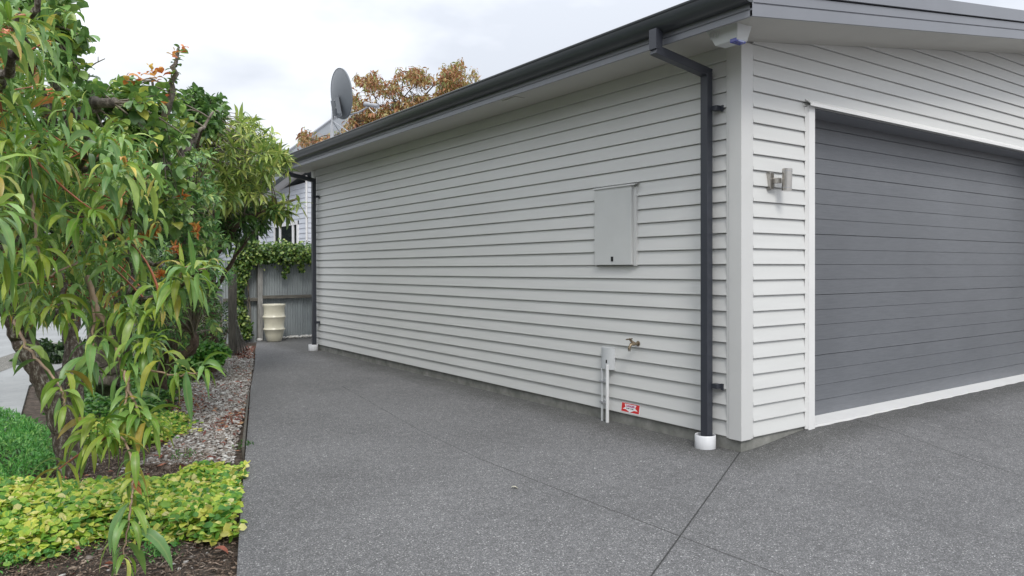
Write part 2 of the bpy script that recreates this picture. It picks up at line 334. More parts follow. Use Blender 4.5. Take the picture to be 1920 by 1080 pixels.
def leaves(P, D, L, W, droop, prof='lance', fold=.25, roll=.5, flat=None):
    """N leaves as curved, folded strips. flat: blade normals lean to this vector"""
    P = np.asarray(P, float); D = nrm(np.asarray(D, float)); n = len(P); pr = PROF[prof]; s = len(pr)-1
    L = np.broadcast_to(L, (n,)); W = np.broadcast_to(W, (n,)); dr = np.broadcast_to(droop, (n,))
    upv = np.zeros((n, 3)); upv[:, 2] = 1
    if flat is not None: upv = nrm(np.broadcast_to(flat, (n, 3))+R.normal(0, .35, (n, 3)))
    S = nrm(np.cross(D, upv)+R.normal(0, .06, (n, 3)))
    Nn = np.cross(S, D); a = R.normal(0, roll, (n, 1)); S = S*np.cos(a)+Nn*np.sin(a)
    V = np.empty((n, s+1, 3, 3)); p = P.copy(); d = D.copy(); curl = R.normal(0, .05, (n, 3))
    for i in range(s+1):
        S = nrm(S-d*np.sum(S*d, 1, keepdims=True)); nn = np.cross(S, d)
        w = (W*pr[i]/2)[:, None]
        V[:, i, 0] = p-S*w+nn*w*fold; V[:, i, 1] = p; V[:, i, 2] = p+S*w+nn*w*fold
        p = p+d*(L/s)[:, None]; d = d.copy(); d[:, 2] -= dr/s*1.6; d = nrm(d+curl)
    b = (np.arange(n)*(s+1)*3)[:, None, None]
    i = np.arange(s)[None, :, None]; q = []
    for c in (0, 1): q.append(np.stack([b+i*3+c, b+i*3+c+1, b+(i+1)*3+c+1, b+(i+1)*3+c], -1).reshape(n, -1, 4))
    Fq = np.concatenate(q, 1).reshape(-1, 4)
    mid = np.tile(np.array([0, 1, 0]), n*(s+1))
    return V.reshape(-1, 3), Fq, mid
def merge(parts):
    Vs, Fs, Ms, o = [], [], [], 0
    for V, Fq, m_ in parts: Vs.append(V); Fs.append(Fq+o); Ms.append(m_); o += len(V)
    return np.concatenate(Vs), np.concatenate(Fs), np.concatenate(Ms)
def inpoly(x, y, poly):
    c = False; j = len(poly)-1
    for i in range(len(poly)):
        xi, yi = poly[i]; xj, yj = poly[j]
        if (yi > y) != (yj > y) and x < (xj-xi)*(y-yi)/(yj-yi)+xi: c = not c
        j = i
    return c
def sample_poly(poly, n):
    xs = [p[0] for p in poly]; ys = [p[1] for p in poly]; out = []
    while len(out) < n:
        x, y = R.uniform(min(xs), max(xs)), R.uniform(min(ys), max(ys))
        if inpoly(x, y, poly): out.append((x, y))
    return out

# ------------------------------------------------------------------ ground, slab, paths
def sm(t): t = min(1, max(0, t)); return t*t*(3-2*t)
def slab_z(x, y):
    return (.068*sm((x+.0)/.95)+.018*sm((x-1)/2.5))*sm((y+1.5)/1.35) + .004*math.sin(x*1.3)*math.cos(y*.9)
EDGE = [(-7.2, -12.), (-4.85, -4), (-4.02, -1.2), (-3.71, -.1), (-3.45, .8), (-3.09, 2.01), (-2.60, 3.65), (-2.15, 5.18), (-1.39, 7.63), (-.90, 9.3), (-.36, 11.05)]
def edge_x(y):
    for (x0, y0), (x1, y1) in zip(EDGE, EDGE[1:]):
        if y <= y1: return x0+(x1-x0)*(y-y0)/(y1-y0)
    return EDGE[-1][0]
ys = np.concatenate([np.arange(-12, -2, .5), np.arange(-2, 1, .1), np.arange(1, 11.06, .25)]); NX = 70
V = []
for y in ys:
    x0 = edge_x(y)
    for i in range(NX):
        x = x0+(.05-x0)*i/(NX-1); V.append((x, y, slab_z(x, y)))
mb = MB().add(V, [(j*NX+i, j*NX+i+1, (j+1)*NX+i+1, (j+1)*NX+i) for j in range(len(ys)-1) for i in range(NX-1)])
yf = [y for y in ys if y < .25]; xf = .05+13.95*np.linspace(0, 1, 80)**1.6; V2 = [(x, y, slab_z(x, y)) for y in yf for x in xf]; nf = len(xf)
mb.add(V2, [(j*nf+i, j*nf+i+1, (j+1)*nf+i+1, (j+1)*nf+i) for j in range(len(yf)-1) for i in range(nf-1)])
mb.add([(.05, 9.1, 0), (1.6, 9.1, 0), (1.6, 11.05, 0), (.05, 11.05, 0)], [(0, 1, 2, 3)])
for j in range(len(ys)-1):       # cut edge of the slab beside the garden
    a, b_ = V[j*NX], V[(j+1)*NX]
    mb.add([a, b_, (b_[0]-.01, b_[1], -.14), (a[0]-.01, a[1], -.14)], [(0, 1, 2, 3)])
tag(mb.build('driveway', 'slab', smooth=True), kind='structure')
gs = []
NG = 120; gx_ = np.concatenate([np.linspace(-200, -8, 12), np.linspace(-7.5, 1, 86), np.linspace(6, 200, 12)]); gy_ = np.concatenate([np.linspace(-200, -3, 8), np.linspace(-2.5, 13, 90), np.linspace(16, 400, 12)])
GV = []
for y in gy_:
    for x in gx_:
        ins = -7.5 < x < 1 and -2.5 < y < 13
        z = -.055 + (R.normal(0, .006) if ins else 0) if ins and x < edge_x(y)-.05 else -.075
        GV.append((x, y, z))
nx = len(gx_)
tag(MB().add(GV, [(j*nx+i, j*nx+i+1, (j+1)*nx+i+1, (j+1)*nx+i) for j in range(len(gy_)-1) for i in range(nx-1)]).build('ground', 'soil', smooth=True), kind='structure')
def sheet(name, pts, z, mat, th=None):
    n = len(pts); mb = MB().add([(x, y, z) for x, y in pts], [tuple(range(n))])
    if th: mb.add([(x, y, z) for x, y in pts]+[(x, y, z-th) for x, y in pts], [(i, (i+1) % n, n+(i+1) % n, n+i) for i in range(n)])
    return tag(mb.build(name, mat), kind='structure')
sheet('neighbour_driveway', [(-4.62, 3.6), (-4.38, 4.9), (-4.22, 7.2), (-3.35, 10.5), (-2.6, 13.5), (-1.3, 19), (3.4, 31), (12, 60), (-30, 60), (-30, 3.2)], -.022, 'old_drive', .06)
sheet('pebble_band', [(-5.6, 7.2), (-4.95, 7.3), (-3.2, 13.2), (-3.75, 13.2)], -.018, 'pebble_drive')

# ------------------------------------------------------------------ garage
Z0 = .10; S = .12; WX = 12.0; LY = 9.0; RS = .1465
g = empty('garage', (0, 0, 0), 'light grey weatherboard garage with dark gutter and charcoal roller door', 'garage')
def boards(rng, org, along, out):
    mb = MB(); org = np.array(org, float)
    for z0, s0, s1, h in rng:
        pr = [(0, z0), (.026, z0), (.0265, z0+.004), (.0095, z0+h-.0055), (0, z0+h-.0055)]
        mb.prism(pr, org+np.array(along)*s0, org+np.array(along)*s1, out, (0, 0, 1))
    return mb
side = boards([(Z0+k*S, .131, 8.87, S) for k in range(25)], (.018, 0, 0), (0, 1, 0), (-1, 0, 0))
side.box(.018, .08, .02, LY-.02, Z0-.005, 3.2)
side.build('weatherboard_wall', 'board', g)
DX0, DX1, DH = .83, 5.95, 2.70
fr = []
for k in range(0, 42):
    z = Z0+k*S
    if z < 3.10: xs_, xe = .137, WX-.137
    else: xs_ = (z-3.10)/RS-.35; xe = WX-xs_
    xs_ = max(xs_, .137)
    if xe-xs_ < .3: break
    if k < 21: fr += [(z, xs_, DX0-.012, S), (z, DX1+.012, xe, S)]
    elif k == 21: fr += [(z, xs_, DX0-.012, S), (z+.085, DX0-.03, DX1+.03, .035), (z, DX1+.012, xe, S)]
    else: fr.append((z, xs_, xe, S))
front = boards(fr, (0, .018, 0), (1, 0, 0), (0, -1, 0))
front.box(.0185, DX0-.01, .018, .08, Z0-.005, 3.12); front.box(DX1+.01, WX, .018, .08, Z0-.005, 3.12); front.box(DX0-.01, DX1+.01, .018, .08, 2.74, 3.12)
ap = 3.10+RS*6
front.add([(0, 0.019, 3.119), (WX, 0.019, 3.119), (6, .019, ap+.1), (0, .08, 3.119), (WX, .08, 3.119), (6, .08, ap+.1)], [(0, 1, 2), (3, 5, 4)])
front.build('weatherboard_wall', 'board', g)
back = boards([(Z0+k*S, .0, WX, S) for k in range(25)], (0, LY-.02, 0), (1, 0, 0), (0, 1, 0)); back.box(.08, WX-.08, LY-.1, LY-.02, .05, 3.1)
back.add([(0, LY-.03, 3.1), (WX, LY-.03, 3.1), (6, LY-.03, ap+.1)], [(0, 2, 1)])
back.build('weatherboard_wall', 'board', g)
right = boards([(Z0+k*S, .0, LY-.1, S) for k in range(25)], (WX-.02, 0, 0), (0, 1, 0), (1, 0, 0)); right.box(WX-.1, WX-.02, .08, LY-.1, .05, 3.1)
right.build('weatherboard_wall', 'board', g)
for bx in ((.010, .12, .010, LY-.03), (.1205, DX0+.07, .010, .1), (DX1-.05, WX, .010, .1), (.1205, WX, LY-.16, LY-.03)): MB().box(*bx, -.14, Z0-.006).build('foundation', 'foundation', g)
# corner boxes: broad facings with a thin scriber beside each
def corner(x, y, sx, sy):
    c = MB(); w1 = .088; t = .030; top = 3.085
    c.prism([(-t*sx, -t*sy), (w1*sx, -t*sy), (w1*sx, 0), (0, 0), (0, w1*sy), (-t*sx, w1*sy)][::1], (x, y, Z0-.012), (x, y, top), (1, 0, 0), (0, 1, 0))
    c.box(*sorted((x-.0265*sx, x)), *sorted((y+w1*sy+.001*sy, y+(w1+.024)*sy)), Z0-.008, top)
    c.box(*sorted((x+w1*sx+.001*sx, x+(w1+.026)*sx)), *sorted((y-.0265*sy, y)), Z0-.008, top)
    c.build('corner_trim', 'trim', g, bevel=.002)
corner(.018, .018, 1, 1); corner(.018, LY-.02, 1, -1); corner(WX, .018, -1, 1)
# soffits
s_ = MB().box(-.49, .0, -.0, LY+.25, 3.088, 3.10)
s_.build('soffit', 'soffit', g)
s2 = MB()
for xa, xb in ((-.49, 0), (0, 6)):
    for mir in (0, 1):
        q_ = []
        for yy_ in (-.462, -.001):
            for x in (xa, xb):
                zz_ = 3.056+.1405*(x+.508) if yy_ < -.4 else 3.0885+RS*max(x, 0)
                q_.append((12-x if mir else x, yy_, zz_))
        s2.add(q_+[(a_, b2, c_+.008) for a_, b2, c_ in q_], [(0, 1, 3, 2), (4, 6, 7, 5)])
s2.build('soffit', 'soffit', g)
for bx0 in (): pass
# fascia with a stepped lip
def fasc(u, yv=1): return [(0, 3.05), (-.018*u, 3.05), (-.018*u, 3.088), (-.010*u, 3.091), (-.010*u, 3.098), (-.018*u, 3.101), (-.018*u, 3.205), (0, 3.205)]
MB().prism(fasc(1), (-.49, -.478, 0), (-.49, LY+.27, 0), (1, 0, 0), (0, 0, 1)).build('fascia', 'fascia', g)
MB().prism(fasc(-1), (WX+.49, -.478, 0), (WX+.49, LY+.27, 0), (1, 0, 0), (0, 0, 1)).build('fascia', 'fascia', g)
# barge boards: two bands and a capping flashing, rising to the ridge
def barge(y, sy):
    for mat, nm, prof in (('fascia', 'barge_board', [(0, 3.048), (-.018, 3.048), (-.018, 3.128), (-.009, 3.131), (-.009, 3.137), (-.018, 3.140), (-.018, 3.205), (-.005, 3.207), (0, 3.207)]),
                          ('fascia', 'roof_flashing', [(0, 3.216), (-.034, 3.216), (-.034, 3.325), (.17, 3.335), (.17, 3.32), (0, 3.31)])):
        mb = MB()
        rise = 6.51*.1405
        for xa, za, xb, zb in ((-.508, 0, 6.0, rise), (12.508, 0, 6.0, rise)):
            n = len(prof)
            vs = [(xa, y+p*sy, q+za) for p, q in prof]+[(xb, y+p*sy, q+zb) for p, q in prof]
            mb.add(vs, [(i, (i+1) % n, n+(i+1) % n, n+i) for i in range(n)]+[tuple(range(n)), tuple(range(n, 2*n))])
        mb.build(nm, mat, g)
barge(-.462, 1); barge(LY+.27, -1)
# ribbed steel roof
rf = MB(); y0, y1 = -.46, LY+.26; pz = 3.255
for sx in (0, 1):
    xa, xb = (-.52, 6.0) if sx == 0 else (12.52, 6.0)
    yy = y0; pts = []
    while yy < y1:
        for dy, dz in ((0, 0), (.13, 0), (.145, .022), (.165, .022), (.18, 0)):
            if yy+dy <= y1: pts.append((yy+dy, dz))
        yy += .19
    n = len(pts)
    rf.add([(xa, p, pz+q) for p, q in pts]+[(xb, p, pz+q+6.52*.1405) for p, q in pts], [(i, i+1, n+i+1, n+i) for i in range(n-1)])
rf.build('roof', 'roof', g)
# gutters: rounded front, rolled lip
def gutter(x0, sx):
    pr = [(-.012, 3.135), (-.05, 3.132), (-.085, 3.142), (-.110, 3.165), (-.124, 3.198), (-.128, 3.232), (-.136, 3.238), (-.138, 3.250), (-.130, 3.256), (-.119, 3.250), (-.117, 3.20), (-.104, 3.168), (-.08, 3.15), (-.05, 3.142), (-.022, 3.145), (-.018, 3.225), (-.012, 3.225)]
    mb = MB().prism([(x*sx, z) for x, z in pr], (x0, -.48, 0), (x0, LY+.28, 0), (1, 0, 0), (0, 0, 1))
    for y in (-.482, LY+.282):
        mb.prism([(x*sx, z) for x, z in pr[:9]]+[(-.012*sx, 3.245)], (x0, y-.003, 0), (x0, y+.003, 0), (1, 0, 0), (0, 0, 1))
    mb.build('gutter', 'gutter', g, smooth=True)
gutter(-.496, 1); gutter(WX+.496, -1)
# soffit vent
MB().box(-.37, -.25, 2.40, 2.62, 3.078, 3.0885).build('soffit_vent', 'soffit', g, bevel=.003)
# garage door
dr = MB(); y = .215; k = 0; z = .092; zt = 2.72; pitch = .133
prof = [(y+.04, z), (y, z)]
while z+pitch < zt:
    g1 = .0035 if (k+1) % 4 else .006
    prof += [(y, z+pitch-g1), (y+.012, z+pitch-g1*.5), (y+.012, z+pitch+g1*.1), (y-.001, z+pitch+g1*.3), (y, z+pitch+g1)]; z += pitch; k += 1
prof += [(y, zt), (y+.04, zt)]
dr.prism(prof, (DX0+.02, 0, 0), (DX1-.02, 0, 0), (0, 1, 0), (0, 0, 1))
door = dr.build('garage_door', 'door', g)
for x, sx in ((DX0, 1), (DX1, -1)):
    jm = MB()
    jm.box(*sorted((x-.0*sx, x+.085*sx)), -.026, -.004, .055, 2.712)      # face board
    jm.box(*sorted((x+.004*sx, x+.06*sx)), -.004, .24, .055, 2.712)       # reveal
    jm.add([(x-.022*sx, -.001, .075), (x-.001*sx, -.025, .075), (x-.001*sx, -.001, .075), (x-.022*sx, -.001, 2.70), (x-.001*sx, -.025, 2.70), (x-.001*sx, -.001, 2.70)], [(0, 1, 4, 3), (1, 2, 5, 4), (0, 2, 1), (3, 4, 5), (0, 3, 5, 2)])
    jm.build('door_jamb', 'white_trim', g, bevel=.002)
MB().box(DX0+.087, DX1-.087, -.002, .26, 2.692, 2.72).build('door_lintel', 'fascia', g)  # darker fascia colour paints in the shade under the lintel
MB().prism([(-.003, 2.755), (-.003, 2.765), (-.046, 2.738), (-.062, 2.722), (-.062, 2.700), (-.057, 2.700), (-.055, 2.720), (-.042, 2.732)], (DX0-.028, 0, 0), (DX1+.028, 0, 0), (0, 1, 0), (0, 0, 1)).build('door_flashing', 'white_trim', g)
sl = MB(); nseg = 60
for i in range(nseg):
    xa = DX0+.088+(DX1-DX0-.176)*i/nseg; xb = DX0+.088+(DX1-DX0-.176)*(i+1)/nseg
    ya, yb = -.012+.006*math.sin(i*1.7)+.003*math.sin(i*.61), -.012+.006*math.sin((i+1)*1.7)+.003*math.sin((i+1)*.61)
    sl.add([(xa, ya, .02), (xb, yb, .02), (xb, yb+.006, .090), (xa, ya+.006, .090), (xb, .26, .094), (xa, .26, .094)], [(0, 1, 2, 3), (3, 2, 4, 5)])
sl.build('door_sill', 'white_trim', g)
# downpipes
def downpipe(yc, yo, xo=-.585):
    p = MB(); hw = .034
    p.box(-.104, -.040, yc-hw, yc+hw, .05, 2.90)
    root = p.build('downpipe', 'pipe', g, bevel=.004)
    q = MB()   # drop from the gutter and the diagonal run back to the wall
    q.box(xo-.035, xo+.035, yo-.036, yo+.036, 3.0, 3.15)
    a = np.array((xo+.005, yo, 2.995)); b_ = np.array((-.072, yc, 2.90)); d = nrm((b_-a)); u = np.array((0., 1, 0)); u = nrm(u-d*u.dot(d)); v = np.cross(d, u)
    q.obox((a+b_)/2, d, u, v, np.linalg.norm(b_-a)/2+.028, .034, .033)
    q.build('offset_bend', 'pipe', root, bevel=.003)
    for zb in (.48, 2.62):
        MB().box(-.060, -.010, yc-hw-.055, yc-hw-.001, zb-.018, zb+.018).box(-.016, -.0085, yc-hw-.080, yc-hw-.056, zb-.03, zb+.02).build('bracket', 'pipe', root)
    MB().lathe([(.078, 0), (.080, .004), (.080, .108), (.077, .112), (.073, .108), (.073, .02)], (-.088, yc, -.01), 40).build('drain_collar', 'pvc', root, smooth=True)
downpipe(.268, .31); downpipe(8.74, 8.76)

# ------------------------------------------------------------------ fixtures on the garage
# alarm siren under the eave corner
e = empty('alarm_siren', (-.36, -.17, 2.93), 'pale grey wedge-shaped alarm siren with blue lens under the eave corner', 'alarm')
a, b_, zt, zb = (-.425, -.300), (-.285, -.035), 3.084, 2.965
mb = MB().add([(-.425, -.300, zt), (-.265, -.300, zt), (-.265, -.02, zt), (-.425, -.02, zt), (-.400, -.275, zb), (-.29, -.275, zb), (-.29, -.085, zb), (-.400, -.085, zb)],
              [(0, 1, 2, 3), (7, 6, 5, 4), (0, 4, 5, 1), (1, 5, 6, 2), (2, 6, 7, 3), (3, 7, 4, 0)])
mb.build('case', 'siren', e, bevel=.006)
sv = MB()
for i in range(4): sv.obox((-.4195, -.06-.022*i, 3.035), (0, 1, 0), (0, 0, 1), (1, 0, .2), .0025, .022, .003)
sv.build('sounder_slot', 'meter', e)
MB().box(-.404, -.30, -.272, -.215, 2.953, 2.980).build('strobe_lens', 'blue_lens', e, bevel=.004)
MB().box(-.385, -.32, -.2745, -.2725, 2.957, 2.975).build('painted_lens_highlight', 'blue_pale', e)  # pale blue plate paints a highlight onto the strobe lens
# meter box
e = empty('meter_box', (-.03, 1.36, 1.42), 'flat pale grey meter box cabinet with black latch set in the weatherboards', 'meter box')
MB().box(-.040, .016, 1.125, 1.605, 1.42, 2.115).build('door_panel', 'meter', e, bevel=.003)
MB().box(-.018, .0165, 1.085, 1.122, 1.412, 2.10).build('side_flashing', 'trim', e); MB().box(-.016, .0165, 1.608, 1.622, 1.412, 2.10).build('side_flashing', 'trim', e)
MB().prism([(.015, 2.138), (-.050, 2.124), (-.052, 2.112), (-.048, 2.112), (-.046, 2.120), (.015, 2.132)], (0, 1.07, 0), (0, 1.615, 0), (1, 0, 0), (0, 0, 1)).build('cap_flashing', 'trim', e)
MB().box(-.043, -.039, 1.352, 1.382, 1.452, 1.495).build('latch', 'black', e)
# cable box with conduits
e = empty('cable_box', (-.05, 1.44, .02), 'small rounded grey cable box with two conduits running to the ground', 'cable box')
pr = [(0.0, .078)]+[(-.062*math.sin(t)**.7, .078*math.cos(t)) for t in np.linspace(.25, math.pi-.25, 14)]+[(0, -.078)]
mb = MB().prism(pr, (.0, 1.445, .475), (.0, 1.445, .665), (1, 0, 0), (0, 1, 0)); mb.prism([(p*1.0, q) for p, q in pr], (.0, 1.445, .666), (.0, 1.445, .672), (.93, 0, 0), (0, .95, 0))
mb.build('box_cover', 'conduit', e, smooth=True)
MB().tube([(-.062, 1.408, -.03), (-.062, 1.408, .52)], .0155, 14).build('conduit', 'conduit_pale', e, smooth=True)
MB().tube([(-.045, 1.497, -.03), (-.045, 1.497, .48)], .011, 12).build('conduit', 'conduit', e, smooth=True)
for zb in (.17, .36): MB().box(-.060, .0, 1.458, 1.518, zb-.008, zb+.008).build('saddle_clip', 'galv', e)
MB().box(-.078, -.073, 1.400, 1.412, .535, .565).build('keyhole', 'black', e)
# garden tap
e = empty('garden_tap', (-.02, 1.09, .73), 'small aged brass garden tap sticking out of the grey weatherboards', 'tap')
b0 = np.array((-.004, 1.075, .735))
mb = MB().lathe([(.0, 0), (.023, 0), (.023, .006), (.013, .009), (.013, .04), (.017, .043), (.017, .056), (.011, .058), (.011, .085), (.0, .085)], b0, 16, (-1, .12, 0))
mb.tube([b0+(-.05, 0, 0), b0+(-.085, .006, -.006), b0+(-.10, .008, -.03), b0+(-.10, .008, -.045)], [.011, .012, .012, .013], 12)
mb.tube([b0+(-.055, .0, .005), b0+(-.085, .02, .04)], [.013, .009], 12)
mb.build('body', 'brass', e, smooth=True)
MB().tube([b0+(-.085, -.012, .048), b0+(-.092, .055, .036)], .006, 10).tube([b0+(-.078, .02, .034), b0+(-.088, .022, .046)], .008, 10).build('handle', 'brass', e, smooth=True)
MB().tube([b0+(-.10, .008, -.045), b0+(-.10, .008, -.062)], [.014, .0115], 12).build('hose_thread', 'steel', e, smooth=True)
# warning sticker: red plate, white arrow shape, lettering
e = empty('warning_sign', (-.03, 1.17, .12), 'small red and white warning sticker on the lowest weatherboard', 'sign')
tilt = .0155/.113
def sg(y, z, off=0): return (-.0088+tilt*(z-.104)-.0012-off, y, z)
def plate(pts, off, th=.0008):
    n = len(pts); return MB().add([sg(y, z, off) for y, z in pts]+[sg(y, z, off-th) for y, z in pts], [tuple(range(n)), tuple(range(n, 2*n))[::-1]]+[(i, n+i, n+(i+1) % n, (i+1) % n) for i in range(n)])
YA, YB, ZA, ZB = 1.290, 1.060, .113, .198
plate([(YA, ZA), (YB, ZA), (YB, ZB), (YA, ZB)], 0).build('backing', 'sign_white', e)
plate([(YA-.006, ZA+.006), (YB+.006, ZA+.006), (YB+.006, ZB-.004), (YA-.006, ZB-.004)], .001).build('red_field', 'red', e)
cy_ = (YA+YB)/2
plate([(cy_+.072, .187), (cy_-.072, .187), (cy_-.060, .160), (cy_-.092, .140), (cy_-.050, .140), (cy_, .119), (cy_+.050, .140), (cy_+.092, .140), (cy_+.060, .160)], .002).build('arrow_shape', 'sign_white', e)
def text(body, y, z, size, mat, parent, off, name):
    cu = bpy.data.curves.new(name, 'FONT'); cu.body = body; cu.size = size; cu.align_x = 'CENTER'; cu.extrude = .0003; cu.offset = size*.02
    o = bpy.data.objects.new(name, cu); col.objects.link(o); me = None
    dg = bpy.context.evaluated_depsgraph_get(); me = bpy.data.meshes.new_from_object(o.evaluated_get(dg)); bpy.data.objects.remove(o)
    o = bpy.data.objects.new(name, me); col.objects.link(o); me.materials.clear(); me.materials.append(M[mat])
    # reads along -Y on a wall facing -X
    co = np.array([v.co[:] for v in me.vertices]); new = [(-.0088+tilt*(z+c[1]-.104)-.0012-off-c[2], y-c[0], z+c[1]) for c in co]
    for v, c in zip(me.vertices, new): v.co = c
    put(o, parent); return o
text('DANGER', cy_, .163, .026, 'sign_magenta', e, .0032, 'lettering')
mb = MB()
for i, (a_, w_) in enumerate(((-.042, .010), (-.020, .022), (.010, .010), (.030, .020))):
    mb.v += plate([(cy_-a_+w_/2, .1475), (cy_-a_-w_/2, .1475), (cy_-a_-w_/2, .154), (cy_-a_+w_/2, .154)], .0032).v
    o_ = len(mb.v)-8; mb.f += [tuple(q+o_ for q in f_) for f_ in [(0, 1, 2, 3), (7, 6, 5, 4)]]
mb.build('small_print', 'black', e)
# wall light
e = empty('wall_light', (.40, -.03, 1.99), 'stainless steel cylinder up and down light beside the roller door', 'wall light')
MB().box(.315, .365, -.028, .006, 2.000, 2.130).build('back_plate', 'steel', e, bevel=.003)
MB().box(.345, .395, -.075, -.028, 2.045, 2.085).build('arm', 'steel', e, bevel=.003)
tl = np.array((.05, .0, 1.0)); c0 = np.array((.428, -.098, 2.072)); tl = tl/np.linalg.norm(tl)
MB().lathe([(.0, -.085), (.033, -.085), (.0375, -.0845), (.0375, .0845), (.034, .085), (.034, .078), (0, .078)], c0, 32, tl).build('lamp_body', 'steel', e, smooth=True)
MB().lathe([(.0379, -.066), (.0382, -.065), (.0382, -.063), (.0379, -.062)], c0, 32, tl).build('joint_ring', 'plastic_grey', e, smooth=True); MB().lathe([(.0379, .062), (.0382, .063), (.0382, .065), (.0379, .066)], c0, 32, tl).build('joint_ring', 'plastic_grey', e, smooth=True)
# satellite dish
DC = at(639.5, 176, 12.25); base = at(622.5, 262, 12.35)
e = empty('satellite_dish', base, 'dark grey satellite dish on a galvanised pole above the far end of the gutter', 'satellite dish')
nd = nrm(.80*(RT*.985+UP*.17)+.60*FW)
upd = nrm(UP*.985-RT*.17); upd = nrm(upd-nd*upd.dot(nd)); rtd = np.cross(upd, nd)
mb = MB(); rings, seg = 10, 48; A_, B_ = .375, .41; vs = []; fs = []
for i in range(rings+1):
    rr = i/rings
    for j in range(seg):
        th = 2*math.pi*j/seg; vs.append(DC+rtd*A_*rr*math.cos(th)+upd*B_*rr*math.sin(th)+nd*(-.075*(1-rr*rr)))
vs2 = [p_+nd*(.004) for p_ in vs]
rim = [DC+rtd*(A_+.008)*math.cos(2*math.pi*j/seg)+upd*(B_+.008)*math.sin(2*math.pi*j/seg)+nd*.018 for j in range(seg)]
rim2 = [DC+rtd*(A_+.008)*math.cos(2*math.pi*j/seg)+upd*(B_+.008)*math.sin(2*math.pi*j/seg)-nd*.006 for j in range(seg)]
for i in range(rings):
    for j in range(seg): fs.append((i*seg+j, i*seg+(j+1) % seg, (i+1)*seg+(j+1) % seg, (i+1)*seg+j))
mb.add(vs, fs); mb.add(vs2, [f_[::-1] for f_ in fs]); mb.add(rim+rim2, [(j, (j+1) % seg, seg+(j+1) % seg, seg+j) for j in range(seg)])
mb.add(rim2+[v_ for v_ in vs[-seg:]], [(j, (j+1) % seg, seg+(j+1) % seg, seg+j) for j in range(seg)])
dish = mb.build('reflector', 'dish', e, smooth='full')
ptop = at(625.5, 193, 12.33); pbase = np.array((base[0], base[1], 3.30))
MB().tube([pbase, at(622.5, 234, 12.34)], .031, 16).build('mast', 'galv', e, smooth=True)
MB().tube([at(622.5, 238, 12.34), ptop], .021, 14).build('pole', 'galv', e, smooth=True)
bc = DC-nd*.085-upd*.22-rtd*.0
MB().obox(bc-nd*.012, upd, rtd, nd, .17, .085, .006).obox(bc-nd*.045+rtd*.085, upd, rtd, nd, .13, .004, .035).obox(bc-nd*.045-rtd*.085, upd, rtd, nd, .13, .004, .035).build('bracket', 'dish', e)
for du in (-.13, 0, .13):
    for dv in (-.06, .06): MB().lathe([(0, 0), (.009, 0), (.009, -.009), (0, -.009)], bc+upd*du+rtd*dv-nd*.018, 8, nd).build('bolt', 'galv', e)
MB().tube([bc-nd*.03-upd*.02, at(630, 200, 12.3), at(625, 202, 12.33)], .016, 10).tube([at(625.5, 190, 12.33), at(625.5, 208, 12.33)], .032, 12).build('clamp', 'galv', e, smooth=True)
arm0 = at(650, 216, 12.25); arm1 = at(674, 210, 12.0); arm2 = at(689, 201, 11.85)
MB().tube([arm0, at(657, 214.5, 12.2), arm1, arm2], .014, 10).build('feed_arm', 'galv', e, smooth=True)
la, lb = at(684, 195, 11.9), at(709, 199, 11.75); ld = nrm(lb-la); ll = np.linalg.norm(lb-la)
MB().lathe([(0, 0), (.036, 0), (.040, .01), (.040, ll*.28), (.030, ll*.34), (.027, ll*.45), (.030, ll*.5), (.034, ll*.52), (.034, ll*.98), (.03, ll), (0, ll)], la, 20, ld).build('receiver', 'plastic_grey', e, smooth=True)
MB().tube([at(707, 199, 11.75), at(706, 208, 11.75), at(702, 212.5, 11.77), at(696, 207, 11.8), at(692, 202, 11.84)], .007, 8).build('cable', 'conduit_pale', e, smooth=True)
for q in (at(662, 247, 11.95), at(645, 254, 12.6)):
    MB().tube([at(623, 226, 12.34), q-UP*.05], .010, 8).build('stay', 'galv', e)

# ------------------------------------------------------------------ fence, posts and the far corner of the path
FY = 11.22
e = empty('corrugated_fence', (0, FY, 0), 'grey corrugated iron fence with timber rail behind the cream pot', 'fence')
def corr(x0, x1, z0, z1, y, name):
    n = int((x1-x0)/.0065); pts = [(x0+(x1-x0)*i/n, y+.006*math.sin((x0+(x1-x0)*i/n)*2*math.pi/.052)) for i in range(n+1)]
    MB().add([(a, b_, z0) for a, b_ in pts]+[(a, b_, z1) for a, b_ in pts], [(i, i+1, n+2+i, n+1+i) for i in range(n)]).build(name, 'fence_steel', e, smooth='full')
corr(-.95, -.24, -.05, 1.56, FY+.05, 'iron_sheet'); corr(-.24, .62, -.05, 1.57, FY+.045, 'iron_sheet'); corr(.60, 1.9, -.05, 1.585, FY+.055, 'iron_sheet')
MB().obox((.75, FY-.018, .835), (1, 0, 0), (0, 1, 0), (0, 0, 1), 1.0, .03, .032).build('rail', 'rail_wood', e, bevel=.004)
MB().obox((-.62, FY-.018, .795), (1, 0, 0), (0, 1, 0), (0, 0, 1), .33, .03, .032).build('rail', 'rail_wood', e, bevel=.004)
MB().box(-.31, -.215, FY-.075, FY+.02, -.06, 1.53).build('post', 'old_wood', e, bevel=.006)
e = empty('cream_pot', (-.12, 10.75, 0), 'tall cream glazed pot with two flared ledges against the iron fence', 'pot')
pr = [(.0, .012), (.125, .0), (.135, .01), (.165, .12), (.190, .215), (.202, .225), (.206, .236), (.196, .244), (.186, .27), (.185, .34), (.196, .42), (.207, .450), (.214, .462), (.216, .474), (.206, .482), (.196, .50), (.192, .56), (.198, .64), (.208, .675), (.213, .695), (.211, .712), (.202, .713), (.196, .70), (.18, .5), (.15, .1), (0, .08)]
MB().lathe(pr, (-.13, 10.72, .004), 56).build('body', 'cream', e, smooth='full')
MB().lathe([(0, .64), (.190, .64)], (-.13, 10.72, .004), 40).build('soil_surface', 'soil', e)
